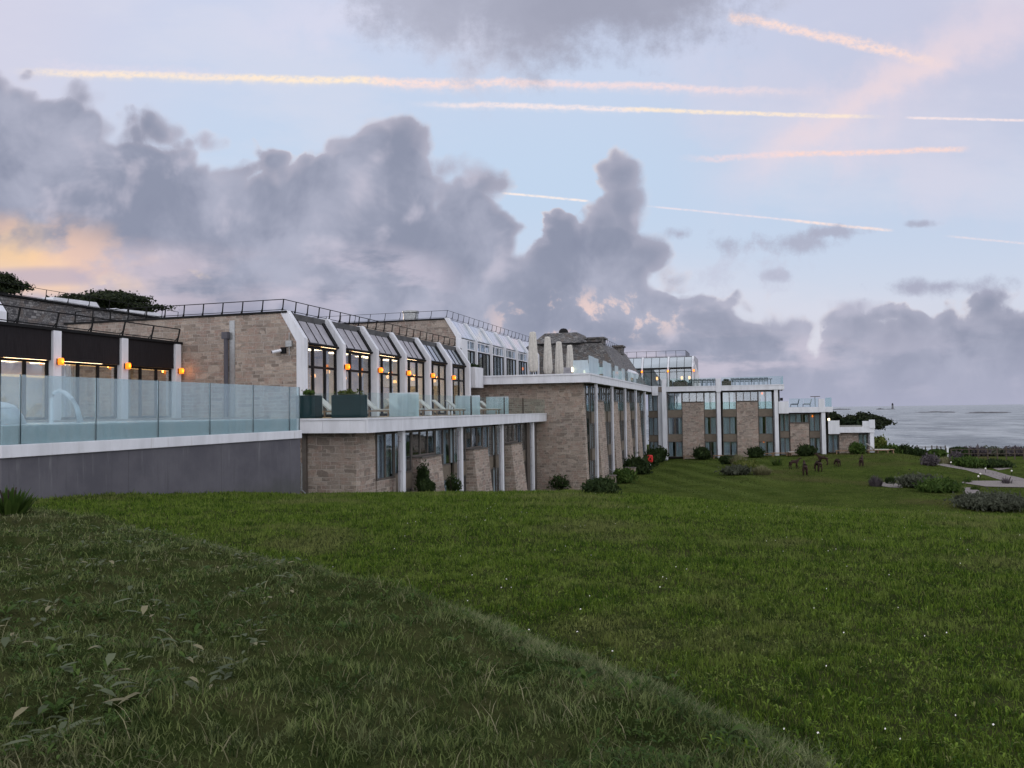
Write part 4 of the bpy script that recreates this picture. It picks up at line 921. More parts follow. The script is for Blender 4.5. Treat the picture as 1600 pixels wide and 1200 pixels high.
for i, a in enumerate((
    ('grass_clump', 'tall pale grasses at the back of the island bed', 'ornamental grass', 1138, 707, 1175, 730, 'leaf_straw', 'spike', 700),
    ('grass_clump', 'dark low plants at the left of the island bed', 'ornamental grass', 1126, 712, 1152, 727, 'leaf_dark', 'bush', None),
    ('grass_clump', 'green tufts in the middle of the island bed', 'ornamental grass', 1150, 718, 1188, 738, 'leaf_yellow', 'bush', None),
    ('grass_clump', 'grey green mound at the front of the island bed', 'ornamental grass', 1132, 728, 1176, 744, 'leaf_grey', 'bush', None),
    ('grass_clump', 'straw coloured clump at the right of the island bed', 'ornamental grass', 1174, 725, 1212, 744, 'leaf_straw', 'fan', 700),
    ('agave', 'broad leaved green plant right of the island bed', 'plant', 1204, 711, 1228, 729, 'leaf_green', 'fan', 90),
    ('lavender', 'grey lavender clump left of the garden bed', 'lavender', 1357, 741, 1385, 762, 'leaf_purple', 'spike', 500),
    ('bush', 'small dark bush right of the lavender clump', 'bush', 1383, 742, 1404, 758, 'leaf_dark', 'spike', 400),
    ('bush', 'long grey bush behind the bright green bush', 'bush', 1404, 742, 1476, 765, 'leaf_grey', 'bush', None),
    ('bush', 'bright green rounded bush beside the gravel', 'bush', 1445, 748, 1508, 772, 'leaf_green', 'bush', None),
    ('hedge', 'large grey green hedge at the right edge', 'hedge', 1516, 768, 1625, 801, 'leaf_grey', 'bush', None),
    ('bush', 'dark purple heather left of the path', 'bush', 1446, 710, 1469, 730, 'leaf_purple', 'bush', None),
    ('grass_clump', 'pale grass mound at the start of the path', 'ornamental grass', 1466, 713, 1494, 727, 'leaf_straw', 'spike', 500),
    ('bush', 'purple bush above the start of the path', 'bush', 1486, 706, 1508, 724, 'leaf_purple', 'bush', None),
    ('bush', 'wide green bush on the far side of the path', 'bush', 1497, 714, 1545, 734, 'leaf_green', 'bush', None),
    ('bush', 'low dark bush on the far gravel bed', 'bush', 1540, 719, 1586, 733, 'leaf_dark', 'bush', None),
    ('agave', 'small spiky shrub left of the gravel bed', 'plant', 1507, 742, 1522, 756, 'leaf_green', 'fan', 60),
    ('agave', 'dark red spiky shrub on the gravel bed', 'plant', 1564, 742, 1588, 758, 'leaf_purple', 'fan', 80),
    ('grass_clump', 'small grass tuft at the edge of the near path', 'ornamental grass', 1516, 758, 1536, 768, 'leaf_green', 'spike', 200),
    ('grass_clump', 'dry tuft left of the large grey hedge', 'ornamental grass', 1505, 774, 1520, 788, 'leaf_straw', 'spike', 150))):
    plant(a[0], a[1], a[2], *a[3:7], a[7], a[8], a[9], seed=40+i, group=gg)
gh = 'scrub along the clifftop fence'
for i, (a, b_, c_, d_, mm) in enumerate(((1378, 688, 1408, 710, 'leaf_green'), (1400, 690, 1426, 711, 'leaf_dark'), (1420, 697, 1452, 712, 'leaf_dark'), (1448, 700, 1484, 713, 'leaf_green'), (1482, 696, 1520, 713, 'leaf_dark'), (1506, 694, 1546, 710, 'leaf_purple'), (1538, 695, 1574, 711, 'leaf_grey'), (1568, 696, 1606, 713, 'leaf_purple'), (1596, 700, 1640, 716, 'leaf_dark'))):
    g = ground_at(1400, 706); yy = 128+i*.4; r_ = ray((a+c_)/2, 700); t = yy/r_[1]
    plant('scrub', 'clifftop scrub, number %s from the left along the fence' % ('one', 'two', 'three', 'four', 'five', 'six', 'seven', 'eight', 'nine')[i] if 0 else ('leafy green scrub next to the yellow green bush', 'dark rounded scrub at the left end of the fence', 'low dark scrub under the left half of the wooden fence', 'green scrub under the right half of the left fence', 'dark scrub right of the gap in the fence', 'purplish scrub left of the right hand fence', 'greyish scrub at the middle of the right hand fence', 'purplish scrub behind the right hand fence end', 'dark scrub at the right edge beyond the fence')[i],
          'scrub', a, b_, c_, d_, mm, 'bush', None, None, 80+i, gh, .7, (r_[0]*t, yy, float(G(r_[0]*t, yy))))
plant('climbing_plant', 'dark climbing plant on the first stone pier below the terrace', 'climbing plant', 656, 716, 676, 770, 'leaf_dark', seed=101, at=(-15.6, 36.9, -4.1), deep=.6)
plant('shrub', 'straggly shrub in front of the first stone pier', 'shrub', 672, 732, 702, 770, 'leaf_dark', seed=102, at=(-14.9, 39.2, -4.3), n=420, deep=.6)
plant('shrub', 'low dark shrub under the terrace beside the climbing plant', 'shrub', 628, 750, 662, 772, 'leaf_dark', seed=103, at=(-14.9, 35.6, -3.9), deep=.6)
plant('shrub', 'thin sapling with dark leaves against the stone side wall', 'shrub', 822, 742, 862, 772, 'leaf_dark', seed=104, at=(-14.2, 60.6, -6.3), n=420)
plant('plant', 'broad leaved plant on the bank at the left edge', 'plant', -40, 755, 44, 808, 'leaf_green', 'fan', 170, .05, seed=105)

def pine(name, label, px0, py0, px1, py1, yy, m='leaf_pine', seed=0, lumps=9, nclump=26, base=None, dens=1.0):
    """spreading pine: trunk, limbs and clumped crown"""
    ra_ = ray((px0+px1)/2, (py0+py1)/2); t = yy/ra_[1]; d = t; c = ra_*t; w_ = (px1-px0)/F*d; h = (py1-py0)/F*d
    zb = base if base is not None else float(G(c[0], c[1]))
    e = E(name, label, 'tree', (c[0], c[1], zb)); r = random.Random(seed); tr = MB(); Vs = []; Fs = []; o = 0
    top = Vector((c[0], c[1], c[2]-h*.2)); tr.tube([(c[0], c[1], zb-.2), (c[0]+.3, c[1], (zb+top.z)/2), top], max(.18, w_*.03), 8, max(.1, w_*.015))
    for i in range(nclump):
        q_ = r.uniform(0, 6.28); rr = math.sqrt(r.random()); p = Vector((c[0]+math.cos(q_)*rr*w_*.44, c[1]+math.sin(q_)*rr*w_*.4, c[2]+h*.36*(1-rr*rr*1.1)*r.uniform(.5, 1.1)-h*.12-(h*.14 if r.random() < .25 else 0)))
        tr.tube([top-Vector((0, 0, r.uniform(0, h*.5))), (top+p)/2-Vector((0, 0, h*.06)), p], max(.04, w_*.008), 5, .02)
        R_ = w_*r.uniform(.11, .19); V_, F_ = leaves(p, (R_*1.3, R_*1.3, h*r.uniform(.12, .19)), int(330*dens), max(.07, d*.0022), 5, seed*100+i, .3, 0, 1.6, .2)
        Vs.append(V_); Fs.append(F_+o); o += len(V_)
    tr.build('trunk', 'bark', e)
    f = npmesh('crown', np.concatenate(Vs)-np.array([c[0], c[1], zb]), np.concatenate(Fs), m); f.parent = e; return e
pine('pine_tree', 'dark spreading pine behind the lowest terrace by the sea', 1310, 640, 1382, 674, 122, seed=1, nclump=70)
pine('pine_tree', 'dark pine showing between the middle and lowest terraces', 1280, 638, 1314, 664, 118, seed=2, nclump=30)
pine('pine_tree', 'dark pine with ragged branches at the far left edge', -60, 416, 42, 474, 70, seed=3, nclump=26, base=3, dens=1.2)
pine('pine_tree', 'wide domed pine behind the left roofs', 88, 446, 244, 500, 95, seed=4, nclump=60, base=3, dens=1.3)

# ------------------------------------------------------------------ paths and gravel beds, draped on the ground
def drape(name, L, R, m, lift=.03):
    L = [ground_at(*p) for p in L]; R = [ground_at(*p) for p in R]; mb = MB(); pts = []; n = 6; k = 5
    for i in range(len(L)-1):
        for j in range(n+(1 if i == len(L)-2 else 0)):
            a = L[i].lerp(L[i+1], j/n); b_ = R[i].lerp(R[i+1], j/n)
            for q_ in range(k+1):
                p = a.lerp(b_, q_/k); pts.append((p.x, p.y, float(G(p.x, p.y))+lift))
    rows = len(pts)//(k+1)
    mb.poly(pts, [(i*(k+1)+j, i*(k+1)+j+1, (i+1)*(k+1)+j+1, (i+1)*(k+1)+j) for i in range(rows-1) for j in range(k)])
    return tag(mb.build(name, m), kind='structure')
drape('path', [(1462, 726), (1480, 730), (1510, 735), (1540, 743), (1562, 750), (1600, 762), (1640, 775)], [(1474, 725), (1500, 727), (1528, 731), (1556, 737), (1580, 744), (1612, 752), (1650, 760)], 'path_stone')
drape('gravel_bed', [(1500, 755), (1540, 761), (1640, 764)], [(1512, 752), (1560, 752), (1640, 755)], 'gravel', .045)
drape('path', [(1506, 763), (1508, 770), (1515, 780), (1512, 796)], [(1524, 763), (1532, 770), (1530, 780), (1524, 796)], 'path_stone', .055)
drape('gravel_bed', [(1540, 727), (1560, 735)], [(1545, 728), (1582, 732)], 'gravel')
drape('gravel_bed', [(1360, 757), (1390, 762), (1410, 763)], [(1378, 754), (1400, 755), (1410, 757)], 'gravel')

# ------------------------------------------------------------------ wooden fences on the clifftop
def fence(label, pxs, y0, hpx):
    P_ = []
    for px in pxs:
        r_ = ray(px, 700); t = y0/r_[1]; P_.append(Vector((r_[0]*t, y0, float(G(r_[0]*t, y0)))))
    e = E('wooden_fence', label, 'fence', P_[0]); h = hpx
    for p in P_: MB().box(p.x-.07, p.x+.07, p.y-.07, p.y+.07, p.z-.3, p.z+h*random.uniform(.92, 1.12)).build('post', 'wood_grey', e)
    for zf in (.88, .5):
        for a, b_ in zip(P_[:-1], P_[1:]):
            mb = MB(); mb.tube([a+Vector((0, -.09, h*zf)), b_+Vector((0, -.09, h*zf))], .05, 5); mb.build('rail', 'wood_grey', e)
fence('weathered wooden fence against the sea left of the gap', (1408, 1420, 1433, 1446, 1456, 1464, 1470, 1477), 130, 1.55)
fence('weathered wooden fence among scrub at the right edge', (1486, 1514, 1528, 1543, 1558, 1572, 1585, 1599, 1612), 120, 1.5)
g = ground_at(1481, 706)
r_ = ray(1480.5, 700); t = 129/r_[1]; gz = float(G(r_[0]*t, 129))
single(MB().box(r_[0]*t-.12, r_[0]*t+.12, 128.9, 129.1, gz, gz+1.35), 'gate_post', 'white_metal', 'pale post in the gap of the clifftop fence', 'post', (r_[0]*t, 129, gz), bevel=.02)

# ------------------------------------------------------------------ animal sculptures on the lawn
def beast(px, py, hpx, rz, label, pose=0):
    g = ground_at(px, py); d = g.x*FH[0]+g.y*FH[1]; H = hpx/F*d
    V_ = [(0, 0, .66), (.30, 0, .68), (-.28, 0, .70), (.46, 0, .82 if pose != 1 else .6), (.60, 0, 1.0 if pose != 1 else .36), (.78, 0, .96 if pose != 1 else .16),
          (.32, .10, .42), (.30, .11, .2), (.33, .11, 0), (.26, -.10, .42), (.34, -.11, .2), (.40, -.12, 0),
          (-.30, .10, .45), (-.38, .12, .24), (-.32, .12, 0), (-.24, -.10, .45), (-.31, -.12, .24), (-.20, -.12, 0), (-.40, 0, .55)]
    Ed = [(0, 1), (0, 2), (1, 3), (3, 4), (4, 5), (1, 6), (6, 7), (7, 8), (1, 9), (9, 10), (10, 11), (2, 12), (12, 13), (13, 14), (2, 15), (15, 16), (16, 17), (2, 18)]
    R_ = [.155, .15, .15, .085, .075, .04, .06, .04, .035, .06, .04, .035, .08, .042, .035, .08, .042, .035, .025]
    me = bpy.data.meshes.new('deer_sculpture'); me.from_pydata([tuple(c*H for c in v) for v in V_], Ed, []); me.materials.append(MAT['rust'])
    o = bpy.data.objects.new('deer_sculpture', me); COL.objects.link(o); o.location = g; o.rotation_euler = (0, 0, rz)
    sk = o.modifiers.new('skin', 'SKIN')
    if not me.skin_vertices: me.attributes.new
    bm_ = bmesh.new(); bm_.from_mesh(me); ly = bm_.verts.layers.skin.verify()
    for i, v in enumerate(bm_.verts): v[ly].radius = (R_[i]*H, R_[i]*H); v[ly].use_root = (i == 0)
    bm_.to_mesh(me); bm_.free()
    sb = o.modifiers.new('sub', 'SUBSURF'); sb.levels = 1; sb.render_levels = 2
    return tag(o, label, 'sculpture', 'dark animal sculptures on the lower lawn')
for a in ((1240, 733, 17, .3, 'dark deer sculpture standing farthest left of the herd', 0), (1258, 743, 22, 1.6, 'tallest dark deer sculpture nearest the viewer, seen head on', 0), (1279, 737, 21, 1.9, 'dark deer sculpture turned away in the middle of the herd', 1),
          (1287, 727, 18, 2.8, 'dark deer sculpture broadside behind the middle one', 0), (1309, 729, 15, 2.0, 'short dark deer sculpture with head down right of the middle', 1), (1346, 729, 17, 1.3, 'dark deer sculpture farthest right of the herd', 0)): beast(*a)

# ------------------------------------------------------------------ terrace furniture
def lounger(name, label, cat):
    e = E(name, label, cat)
    f = MB()
    for y_ in (-.3, .3):
        f.box(-.05, 1.95, y_-.03, y_+.03, .26, .32)
    for x_ in (.1, 1.8):
        for y_ in (-.3, .3): f.box(x_-.03, x_+.03, y_-.029, y_+.029, 0, .258)
    for i in range(7): f.box(.3+i*.24, .36+i*.24, -.27, .27, .27, .31)
    f.build('frame', 'teak', e)
    MB().box(.62, 1.93, -.29, .29, .325, .38).build('seat', 'lounger_fabric', e, bevel=.015)
    MB().prism([(.63, -.29, .33), (-.02, -.29, .88), (.02, -.29, .93), (.67, -.29, .385)], (0, .58, 0)).build('backrest', 'lounger_fabric', e)
    b = MB(); b.tube([(.12, -.27, .30), (.2, -.27, .66)], .02, 5); b.tube([(.12, .27, .30), (.2, .27, .66)], .02, 5); b.build('prop', 'teak', e)
    return e
lg = 'sun loungers on the restaurant terrace'
L0 = lounger('sun_lounger', 'sun lounger with raised back between the two big planters', 'sun lounger'); tag(L0, group=lg); L0.location = (-19.2, 33.2, -.2)
for (x_, y_, t) in ((-18.9, 37.2, 'sun lounger just right of the larger planter'), (-18.4, 39.0, 'sun lounger beside the first frosted screen'), (-18.4, 43.2, 'sun lounger first to the right of the first frosted screen'), (-18.2, 44.8, 'sun lounger second to the right of the first frosted screen'),
        (-18.0, 46.6, 'sun lounger directly left of the middle frosted screen'), (-17.8, 50.6, 'sun lounger right of the middle frosted screen, nearer one'), (-17.8, 52.4, 'sun lounger right of the middle frosted screen, farther one')):
    dup(L0, (x_, y_, -.2), 0, t)
gl_ = 'sun loungers at the foot of the sea wing'
for (px, py, rz, t) in ((1272, 711, math.pi+.5, 'sun lounger with raised back behind the middle bush'), (1352, 704, .2, 'sun lounger between the lowest bush and the white column'), (1368, 704, .1, 'sun lounger at the right end of the sea wing')):
    r_ = ray(px, py); px_ = r_[0]*100.9/r_[1]; o = dup(L0, (px_-.9, 100.9, float(G(px_, 100.9))), rz, t, 1.2); o['group'] = gl_
def bench(name, label, cat):
    e = E(name, label, cat); MB().box(0, 1.9, -.4, .4, .38, .45).build('top', 'teak', e, bevel=.01)
    for x_ in (.12, 1.78): MB().box(x_-.05, x_+.05, -.32, .32, 0, .375).build('leg', 'teak', e)
    return e
b0 = bench('low_table', 'low wooden table at the foot of the first stone pier', 'table'); b0.location = (-8.0, 101.2, float(G(-7, 101))); tag(b0, group='low wooden tables along the sea wing')
for x_, t in ((-4.4, 'low wooden table beneath the first white column'), (.9, 'low wooden table right of the second bush, left one'), (2.4, 'low wooden table left of the spreading bush'), (4.3, 'low wooden table in front of the middle stone wall'), (9.6, 'low wooden table under the lowest terrace'), (14.0, 'low wooden table beyond the end of the sea wing')):
    dup(b0, (x_, 101.1, float(G(x_, 101))-.02), random.uniform(-.1, .1), t)
def chair():
    e = E('terrace_chair', 'dark green slatted chair', 'chair')
    MB().box(-.24, .24, -.24, .24, .42, .46).build('seat', 'chair_green', e); 
    bk = MB(); bk.box(-.24, .24, .2, .24, .80, .88)
    for i in range(4): bk.box(-.2+i*.12, -.15+i*.12, .205, .235, .46, .80)
    bk.build('backrest', 'chair_green', e)
    for x_ in (-.21, .21):
        for y_ in (-.21, .21): MB().box(x_-.02, x_+.02, y_-.02, y_+.02, 0, .42 if y_ < 0 else .84).build('leg', 'chair_green', e)
    ar = MB(); ar.box(-.26, -.22, -.22, .22, .62, .65); ar.box(.22, .26, -.22, .22, .62, .65); ar.build('armrest', 'chair_green', e); return e
ch0 = chair(); ch0.location = (-7.0, CY-.3, 2.79)
grp1 = 'dark green chairs in the left row on the roof terrace'; grp2 = 'dark green chairs in the right row on the roof terrace'
OR = ('leftmost', 'second from left', 'third from left', 'fourth from left', 'fifth from left', 'sixth from left', 'seventh from left', 'rightmost')
tag(ch0, 'dark green chair, leftmost in the short row left of the white post', 'chair', grp1)
for i in range(1, 6): dup(ch0, (-7.0+i*.56, CY-.3, 2.79), 0, 'dark green chair, %s in the short row left of the white post' % (OR[i] if i < 5 else 'rightmost'))
for i in range(8):
    o = dup(ch0, (-1.9+i*.56, CY-.3, 2.79), 0, 'dark green chair, %s in the long row right of the white post' % OR[i]); o['group'] = grp2
for x_, t, l_ in ((-7.2, 'long dark green table behind the short row of chairs', 3.2), (-2.1, 'long dark green table behind the long row of chairs', 4.9)):
    tb = E('long_table', t, 'table', (x_, CY+.6, 2.79)); MB().box(x_, x_+l_, CY+.2, CY+1.0, 3.48, 3.54).build('top', 'chair_green', tb)
    for q_ in (.2, l_/2, l_-.2):
        MB().box(x_+q_-.03, x_+q_+.03, CY+.3, CY+.9, 2.79, 3.478).build('leg', 'chair_green', tb)
for x_, w_, t in ((-9.6, .35, 'dark planter with plants left on the roof terrace'), (-9.1, 1.75, 'long brown planter trough on the left of the roof terrace'), (-3.2, 1.15, 'brown planter trough right of the white terrace post')):
    e = E('planter', t, 'planter', (x_, CY-.6, 2.79)); MB().box(x_, x_+w_, CY-.8, CY-.35, 2.79, 3.35).build('trough', 'wood_grey', e, bevel=.01)
    V_, F_ = leaves((x_+w_/2, CY-.58, 3.42), (w_/2, .2, .2), 160, .12, 5, int(x_*10)%99+3); f = npmesh('foliage', V_-np.array([x_, CY-.6, 2.79]), F_, 'leaf_dark'); f.parent = e
# deck chairs on the middle step
for x_, m_, t in ((4.9, 'planter', 'dark blue cushioned deck chair on the middle terrace'), (6.3, 'zinc', 'grey deck chair with raised back on the middle terrace')):
    e = E('deck_chair', t, 'chair', (x_, CY-.5, 0)); z0 = 0.0
    MB().box(x_, x_+.75, CY-.75, CY-.25, .33, .42).build('seat', m_, e); MB().prism([(x_+.7, CY-.75, .36), (x_+.86, CY-.75, .95), (x_+.92, CY-.75, .93), (x_+.78, CY-.75, .33)], (0, .5, 0)).build('backrest', m_, e)
    MB().box(x_-.1, x_-.06, CY-.74, CY-.26, 0, .36).box(x_+.7, x_+.74, CY-.74, CY-.26, -.0, .32).box(x_-.1, x_+.7, CY-.74, CY-.7, .28, .32).build('frame', 'dark_metal', e)
# sofas on the upper terrace
for x_, y_, t in ((-16.7, 74.0, 'grey high backed sofa left of the two behind the parasols'), (-15.3, 75.0, 'grey high backed sofa right of the two behind the parasols')):
    e = E('terrace_sofa', t, 'sofa', (x_, y_, 2.8)); MB().box(x_-.75, x_+.75, y_+.3, y_+.42, 2.95, 4.05).build('backrest', 'zinc', e, bevel=.02)
    MB().box(x_-.72, x_+.72, y_-.35, y_+.298, 2.95, 3.25).build('seat', 'curtain', e, bevel=.03); MB().box(x_-.75, x_-.65, y_-.3, y_+.29, 2.8, 2.94).box(x_+.65, x_+.75, y_-.3, y_+.29, 2.8, 2.94).build('base', 'dark_metal', e)
for i, (x_, y_, t) in enumerate(((-16.1, 70.5, 'low wooden table left of the two near the closed parasols'), (-14.2, 72.0, 'low wooden table right of the two near the closed parasols'))):
    o = dup(b0, (x_, y_, 2.8), .4, t); o['group'] = 'low tables on the upper terrace'
# closed parasols
def parasol(label, x_, y_, z0, H, w_):
    e = E('closed_parasol', label, 'parasol', (x_, y_, z0), 'tall closed parasols on the upper terrace')
    MB().tube([(x_, y_, z0), (x_, y_, z0+H*.98)], .045, 8).build('pole', 'white_metal', e)
    MB().box(x_-.4, x_+.4, y_-.4, y_+.4, z0, z0+.1).build('base', 'galv', e, bevel=.01)
    n = 16; prof = [(.45, .09), (.8, .12), (1.0, .22), (.97, .36), (.86, .6), (.72, .85), (.62, .97), (.5, .995), (.2, 1.0)]; mb = MB(); base = []
    for (r_, t) in prof:
        for k in range(n):
            q_ = 2*math.pi*k/n; rr = w_/2*r_*(1 if k % 2 else .72); base.append((x_+rr*math.cos(q_), y_+rr*math.sin(q_), z0+H*t))
    m_ = len(prof); mb.poly(base, [(i*n+k, i*n+(k+1) % n, (i+1)*n+(k+1) % n, (i+1)*n+k) for i in range(m_-1) for k in range(n)]+[tuple((m_-1)*n+k for k in range(n)), tuple(range(n))[::-1]])
    mb.build('canopy', 'canvas', e); return e
for (px, yy, zt, wd, t) in ((833, 62.6, 6.4, .8, 'tallest closed parasol, leftmost of the four'), (856, 67.5, 6.42, .78, 'second closed parasol from the left'), (873.5, 72, 6.35, .78, 'third closed parasol from the left'), (890.5, 76, 6.33, .76, 'farthest closed parasol, rightmost of the four')):
    r_ = ray(px, 560); t_ = yy/r_[1]; parasol(t, r_[0]*t_, yy, 2.79, zt-2.79, wd*1.05)
r_ = ray(1283, 640)
e = E('side_table', 'small flat topped stand on the middle terrace', 'table', (7.6, CY-.4, 0)); MB().tube([(7.6, CY-.4, 0), (7.6, CY-.4, 1.2)], .04, 8).build('leg', 'galv', e); MB().box(7.1, 8.15, CY-.8, CY, 1.2, 1.27).build('top', 'wood_grey', e)
# planters on the restaurant terrace
for x0, x1, y_, t in ((-19.1, -18.15, 31.3, 'smaller dark blue planter next to the pool glass'), (-17.35, -15.95, 31.3, 'larger dark blue planter with yellow green leaves on top')):
    e = E('planter', t, 'planter', ((x0+x1)/2, y_, -.22), 'dark planters on the terrace'); c = e.location
    MB().box(x0, x1, y_-.3, y_+.35, -.2, .78).build('box', 'planter', e, bevel=.012); MB().box(x0+.04, x1-.04, y_-.26, y_+.31, .782, .80).build('soil', 'soil', e)
    V_, F_ = leaves(((x0+x1)/2, y_, .88), ((x1-x0)/2, .28, .2), 260, .085, 6, int(-x0)); f = npmesh('foliage', V_-np.array(c), F_, 'leaf_yellow' if x0 > -18 else 'leaf_green'); f.parent = e
V_, F_ = leaves((-20.85, 59.6, 3.6), (.5, .9, .22), 300, .12, 6, 5); f = npmesh('foliage', V_-np.array(pb.location), F_, 'leaf_dark'); f.parent = pb
# crowd barrier
cb = E('crowd_barrier', 'galvanised metal barrier at the end of the grey pool wall', 'barrier', (-16.2, 26.0, -3.2))
zg = float(G(-16.2, 26.0)); cb.location.z = zg
mb = MB(); mb.tube([(-16.15, 25.5, zg+.1), (-16.15, 25.5, zg+1.1), (-16.15, 25.58, zg+1.15), (-16.15, 26.52, zg+1.15), (-16.15, 26.6, zg+1.1), (-16.15, 26.6, zg+.1)], .025, 6); mb.tube([(-16.15, 25.5, zg+.2), (-16.15, 26.6, zg+.2)], .02, 6); mb.build('frame', 'galv', cb)
mb = MB(); [mb.tube([(-16.15, 25.6+i*.09, zg+.2), (-16.15, 25.6+i*.09, zg+1.13)], .01, 5) for i in range(11)]; mb.build('bars', 'galv', cb)
for yy in (25.7, 26.4): MB().tube([(-16.45, yy, zg), (-16.3, yy, zg+.12), (-16.0, yy, zg+.12), (-15.85, yy, zg)], .022, 6).build('foot', 'galv', cb)
# red cabinet on a white post
p = ground_at(1016, 734); rcb = E('lifebuoy_cabinet', 'bright red rounded cabinet on a white post among the bushes', 'lifebuoy cabinet', p)
MB().tube([p-Vector((0, 0, .2)), p+Vector((0, 0, .75))], .07, 8).build('post', 'white_metal', rcb)
MB().box(p.x-.3, p.x+.3, p.y-.14, p.y+.14, p.z+.76, p.z+1.55).build('cabinet', 'red_paint', rcb, bevel=.12)
# low stone walls by the bedroom wing
for (px, py, l_, t) in ((962, 757, 2.4, 'low stone garden wall nearest the bedroom wing corner'), (993, 743, 1.0, 'small stone block between the dark bushes')):
    p = ground_at(px, py); z0 = p.z
    o = E('garden_wall', t, 'wall', p); MB().box(p.x-l_, p.x, p.y, p.y+.5, z0-.6, z0+.7).build('stonework', 'stone', o); MB().box(p.x-l_-.04, p.x+.04, p.y-.04, p.y+.54, z0+.702, z0+.78).build('coping', 'path_stone', o)
p = ground_at(948, 752); hr = E('handrail', 'sloping metal handrail behind the near corner bush', 'handrail', p)
MB().tube([p+Vector((-.2, 0, 0)), p+Vector((-.2, 0, 1.5)), p+Vector((.5, 1.5, .6)), p+Vector((.5, 1.5, 0))], .05, 6).build('rail', 'galv', hr)
# small white globe lights
for i, (px, py) in enumerate(((1486, 727), (1540, 737), (1532, 746), (1529, 750), (1581, 741))):
    p = ground_at(px, py+2); e = E('globe_light', ('white globe light at the start of the garden path', 'white globe light on the far side of the path', 'white globe light left of the path bend', 'lowest white globe light near the gravel bed', 'rightmost white globe light beyond the path')[i], 'garden light', p, 'white globes beside the path')
    MB().tube([p-Vector((0, 0, .05)), p+Vector((0, 0, .35))], .02, 5).build('stem', 'dark_metal', e)
    MB().lathe((p.x, p.y, p.z+.33), [(.03, 0), (.07, .04), (.08, .08), (.06, .13), (.02, .16)], 10).build('globe', 'petal', e, smooth=True)
# ------------------------------------------------------------------ grass, weeds and daisies
def mk_grassmat(name, A, B, C_, dry, k=1.0):
    m, q, b = mat(name); g = q.node('ShaderNodeNewGeometry'); r = Vx(q, g.outputs['Random Per Island']); P = g.outputs['Position']
    n = q.noise(P, .30, 4, .6); n2 = q.noise(P, 1.6, 4, .7); n3 = q.noise(P, 7.5, 3, .7)
    c = q.mix(q.ss(r*.55+n3*.45, .25, .72), A, B); c = q.mix(q.ss(n2, .48, .68)*.65, c, C_); c = q.mix(q.ss(n, .50, .64)*.6, c, dry)
    c = q.mix(q.ss(n3, .50, .36)*.75, c, (A[0]*.35, A[1]*.42, A[2]*.5, 1)); c = q.mix(q.ss(n2, .46, .34)*.5, c, (A[0]*.6, A[1]*.7, A[2]*.7, 1)); c = q.mix(q.ss(r, .94, .97)*.7, c, dry)
    x, y, z = q.sep(P); stripe = q.ss(q.m('SINE', (x*.80+y*.30)*2.3+(n-.5)*4), -.5, .8); zone = q.ss(x, 6, -1)*q.ss(y, 56, 63)
    c = q.mix(zone, c, q.mix(stripe, (A[0]*.9, A[1]*.9, A[2], 1), (B[0]*.85, B[1]*.85, B[2]*.9, 1))) if name == 'grass_lawn' else c
    if name == 'grass_lawn': c = q.mix(q.ss(y, 50, 66)*q.ss(q.noise(q.vec(x*.5, y*.14), 1, 4, .6), .30, .62, .30, .75), c, (.052, .056, .020, 1))
    q.put(b.inputs['Base Color'], c); b.inputs['Roughness'].default_value = .7; b.inputs['Specular IOR Level'].default_value = .08
    tl = q.node('ShaderNodeBsdfTranslucent'); q.put(tl.inputs[0], c); mx = q.node('ShaderNodeMixShader'); mx.inputs[0].default_value = .22
    q.l.new(b.outputs[0], mx.inputs[1]); q.l.new(tl.outputs[0], mx.inputs[2]); q.l.new(mx.outputs[0], q.n['Material Output'].inputs[0])
mk_grassmat('grass_lawn', (.034, .072, .008, 1), (.135, .200, .026, 1), (.180, .225, .055, 1), (.175, .175, .07, 1))
mk_grassmat('grass_bank', (.038, .060, .016, 1), (.155, .190, .065, 1), (.18, .20, .10, 1), (.20, .18, .115, 1))
mk_grassmat('grass_rim', (.08, .105, .04, 1), (.22, .25, .12, 1), (.20, .22, .11, 1), (.26, .24, .15, 1))
leafmat('leaf_pale', (.08, .10, .055), (.15, .17, .10), (.22, .20, .12))
def tuft(x, y): return np.clip(.25+1.5*(.5*vn(x, y, 9, 7)+.3*vn(x, y, 3.5, 8)+.2*vn(x, y, 21, 9))**1.5, .3, 1.6)
def scatter(n, r0, r1, power, half=.80):
    u = rng.uniform(0, 1, n); e = 2-power
    rad = (r0**e+u*(r1**e-r0**e))**(1/e); a = rng.uniform(-half, half, n)
    l = rad*np.sin(a); d = rad*np.cos(a)
    return l*RH[0]+d*FH[0], l*RH[1]+d*FH[1], rad
def blades(name, x, y, h, w_, lean, m, tri=False, flatten=0.0):
    n = len(x); z = G(x, y); q_ = rng.uniform(0, 2*np.pi, n); t = rng.uniform(0, 2*np.pi, n)
    sx, sy = np.cos(q_)*w_*.5, np.sin(q_)*w_*.5; lx, ly = np.cos(t)*lean*h, np.sin(t)*lean*h
    hz = h*np.sqrt(np.maximum(.05, 1-np.minimum(lean, .97)**2))
    B = np.stack([x, y, z-.004], 1); s = np.stack([sx, sy, sx*0], 1)
    T = B+np.stack([lx, ly, hz], 1)
    if tri:
        V_ = np.stack([B-s, B+s, T], 1).reshape(-1, 3); F_ = np.arange(3*n).reshape(-1, 3)
    else:
        M_ = B+np.stack([lx*.38, ly*.38, hz*.62], 1); s2 = s*.75
        V_ = np.stack([B-s, B+s, M_+s2, M_-s2, T], 1).reshape(-1, 3); k = np.arange(n)*5
        F_ = np.concatenate([np.stack([k, k+1, k+2], 1), np.stack([k, k+2, k+3], 1), np.stack([k+3, k+2, k+4], 1)])
    return npmesh(name, V_, F_, m)
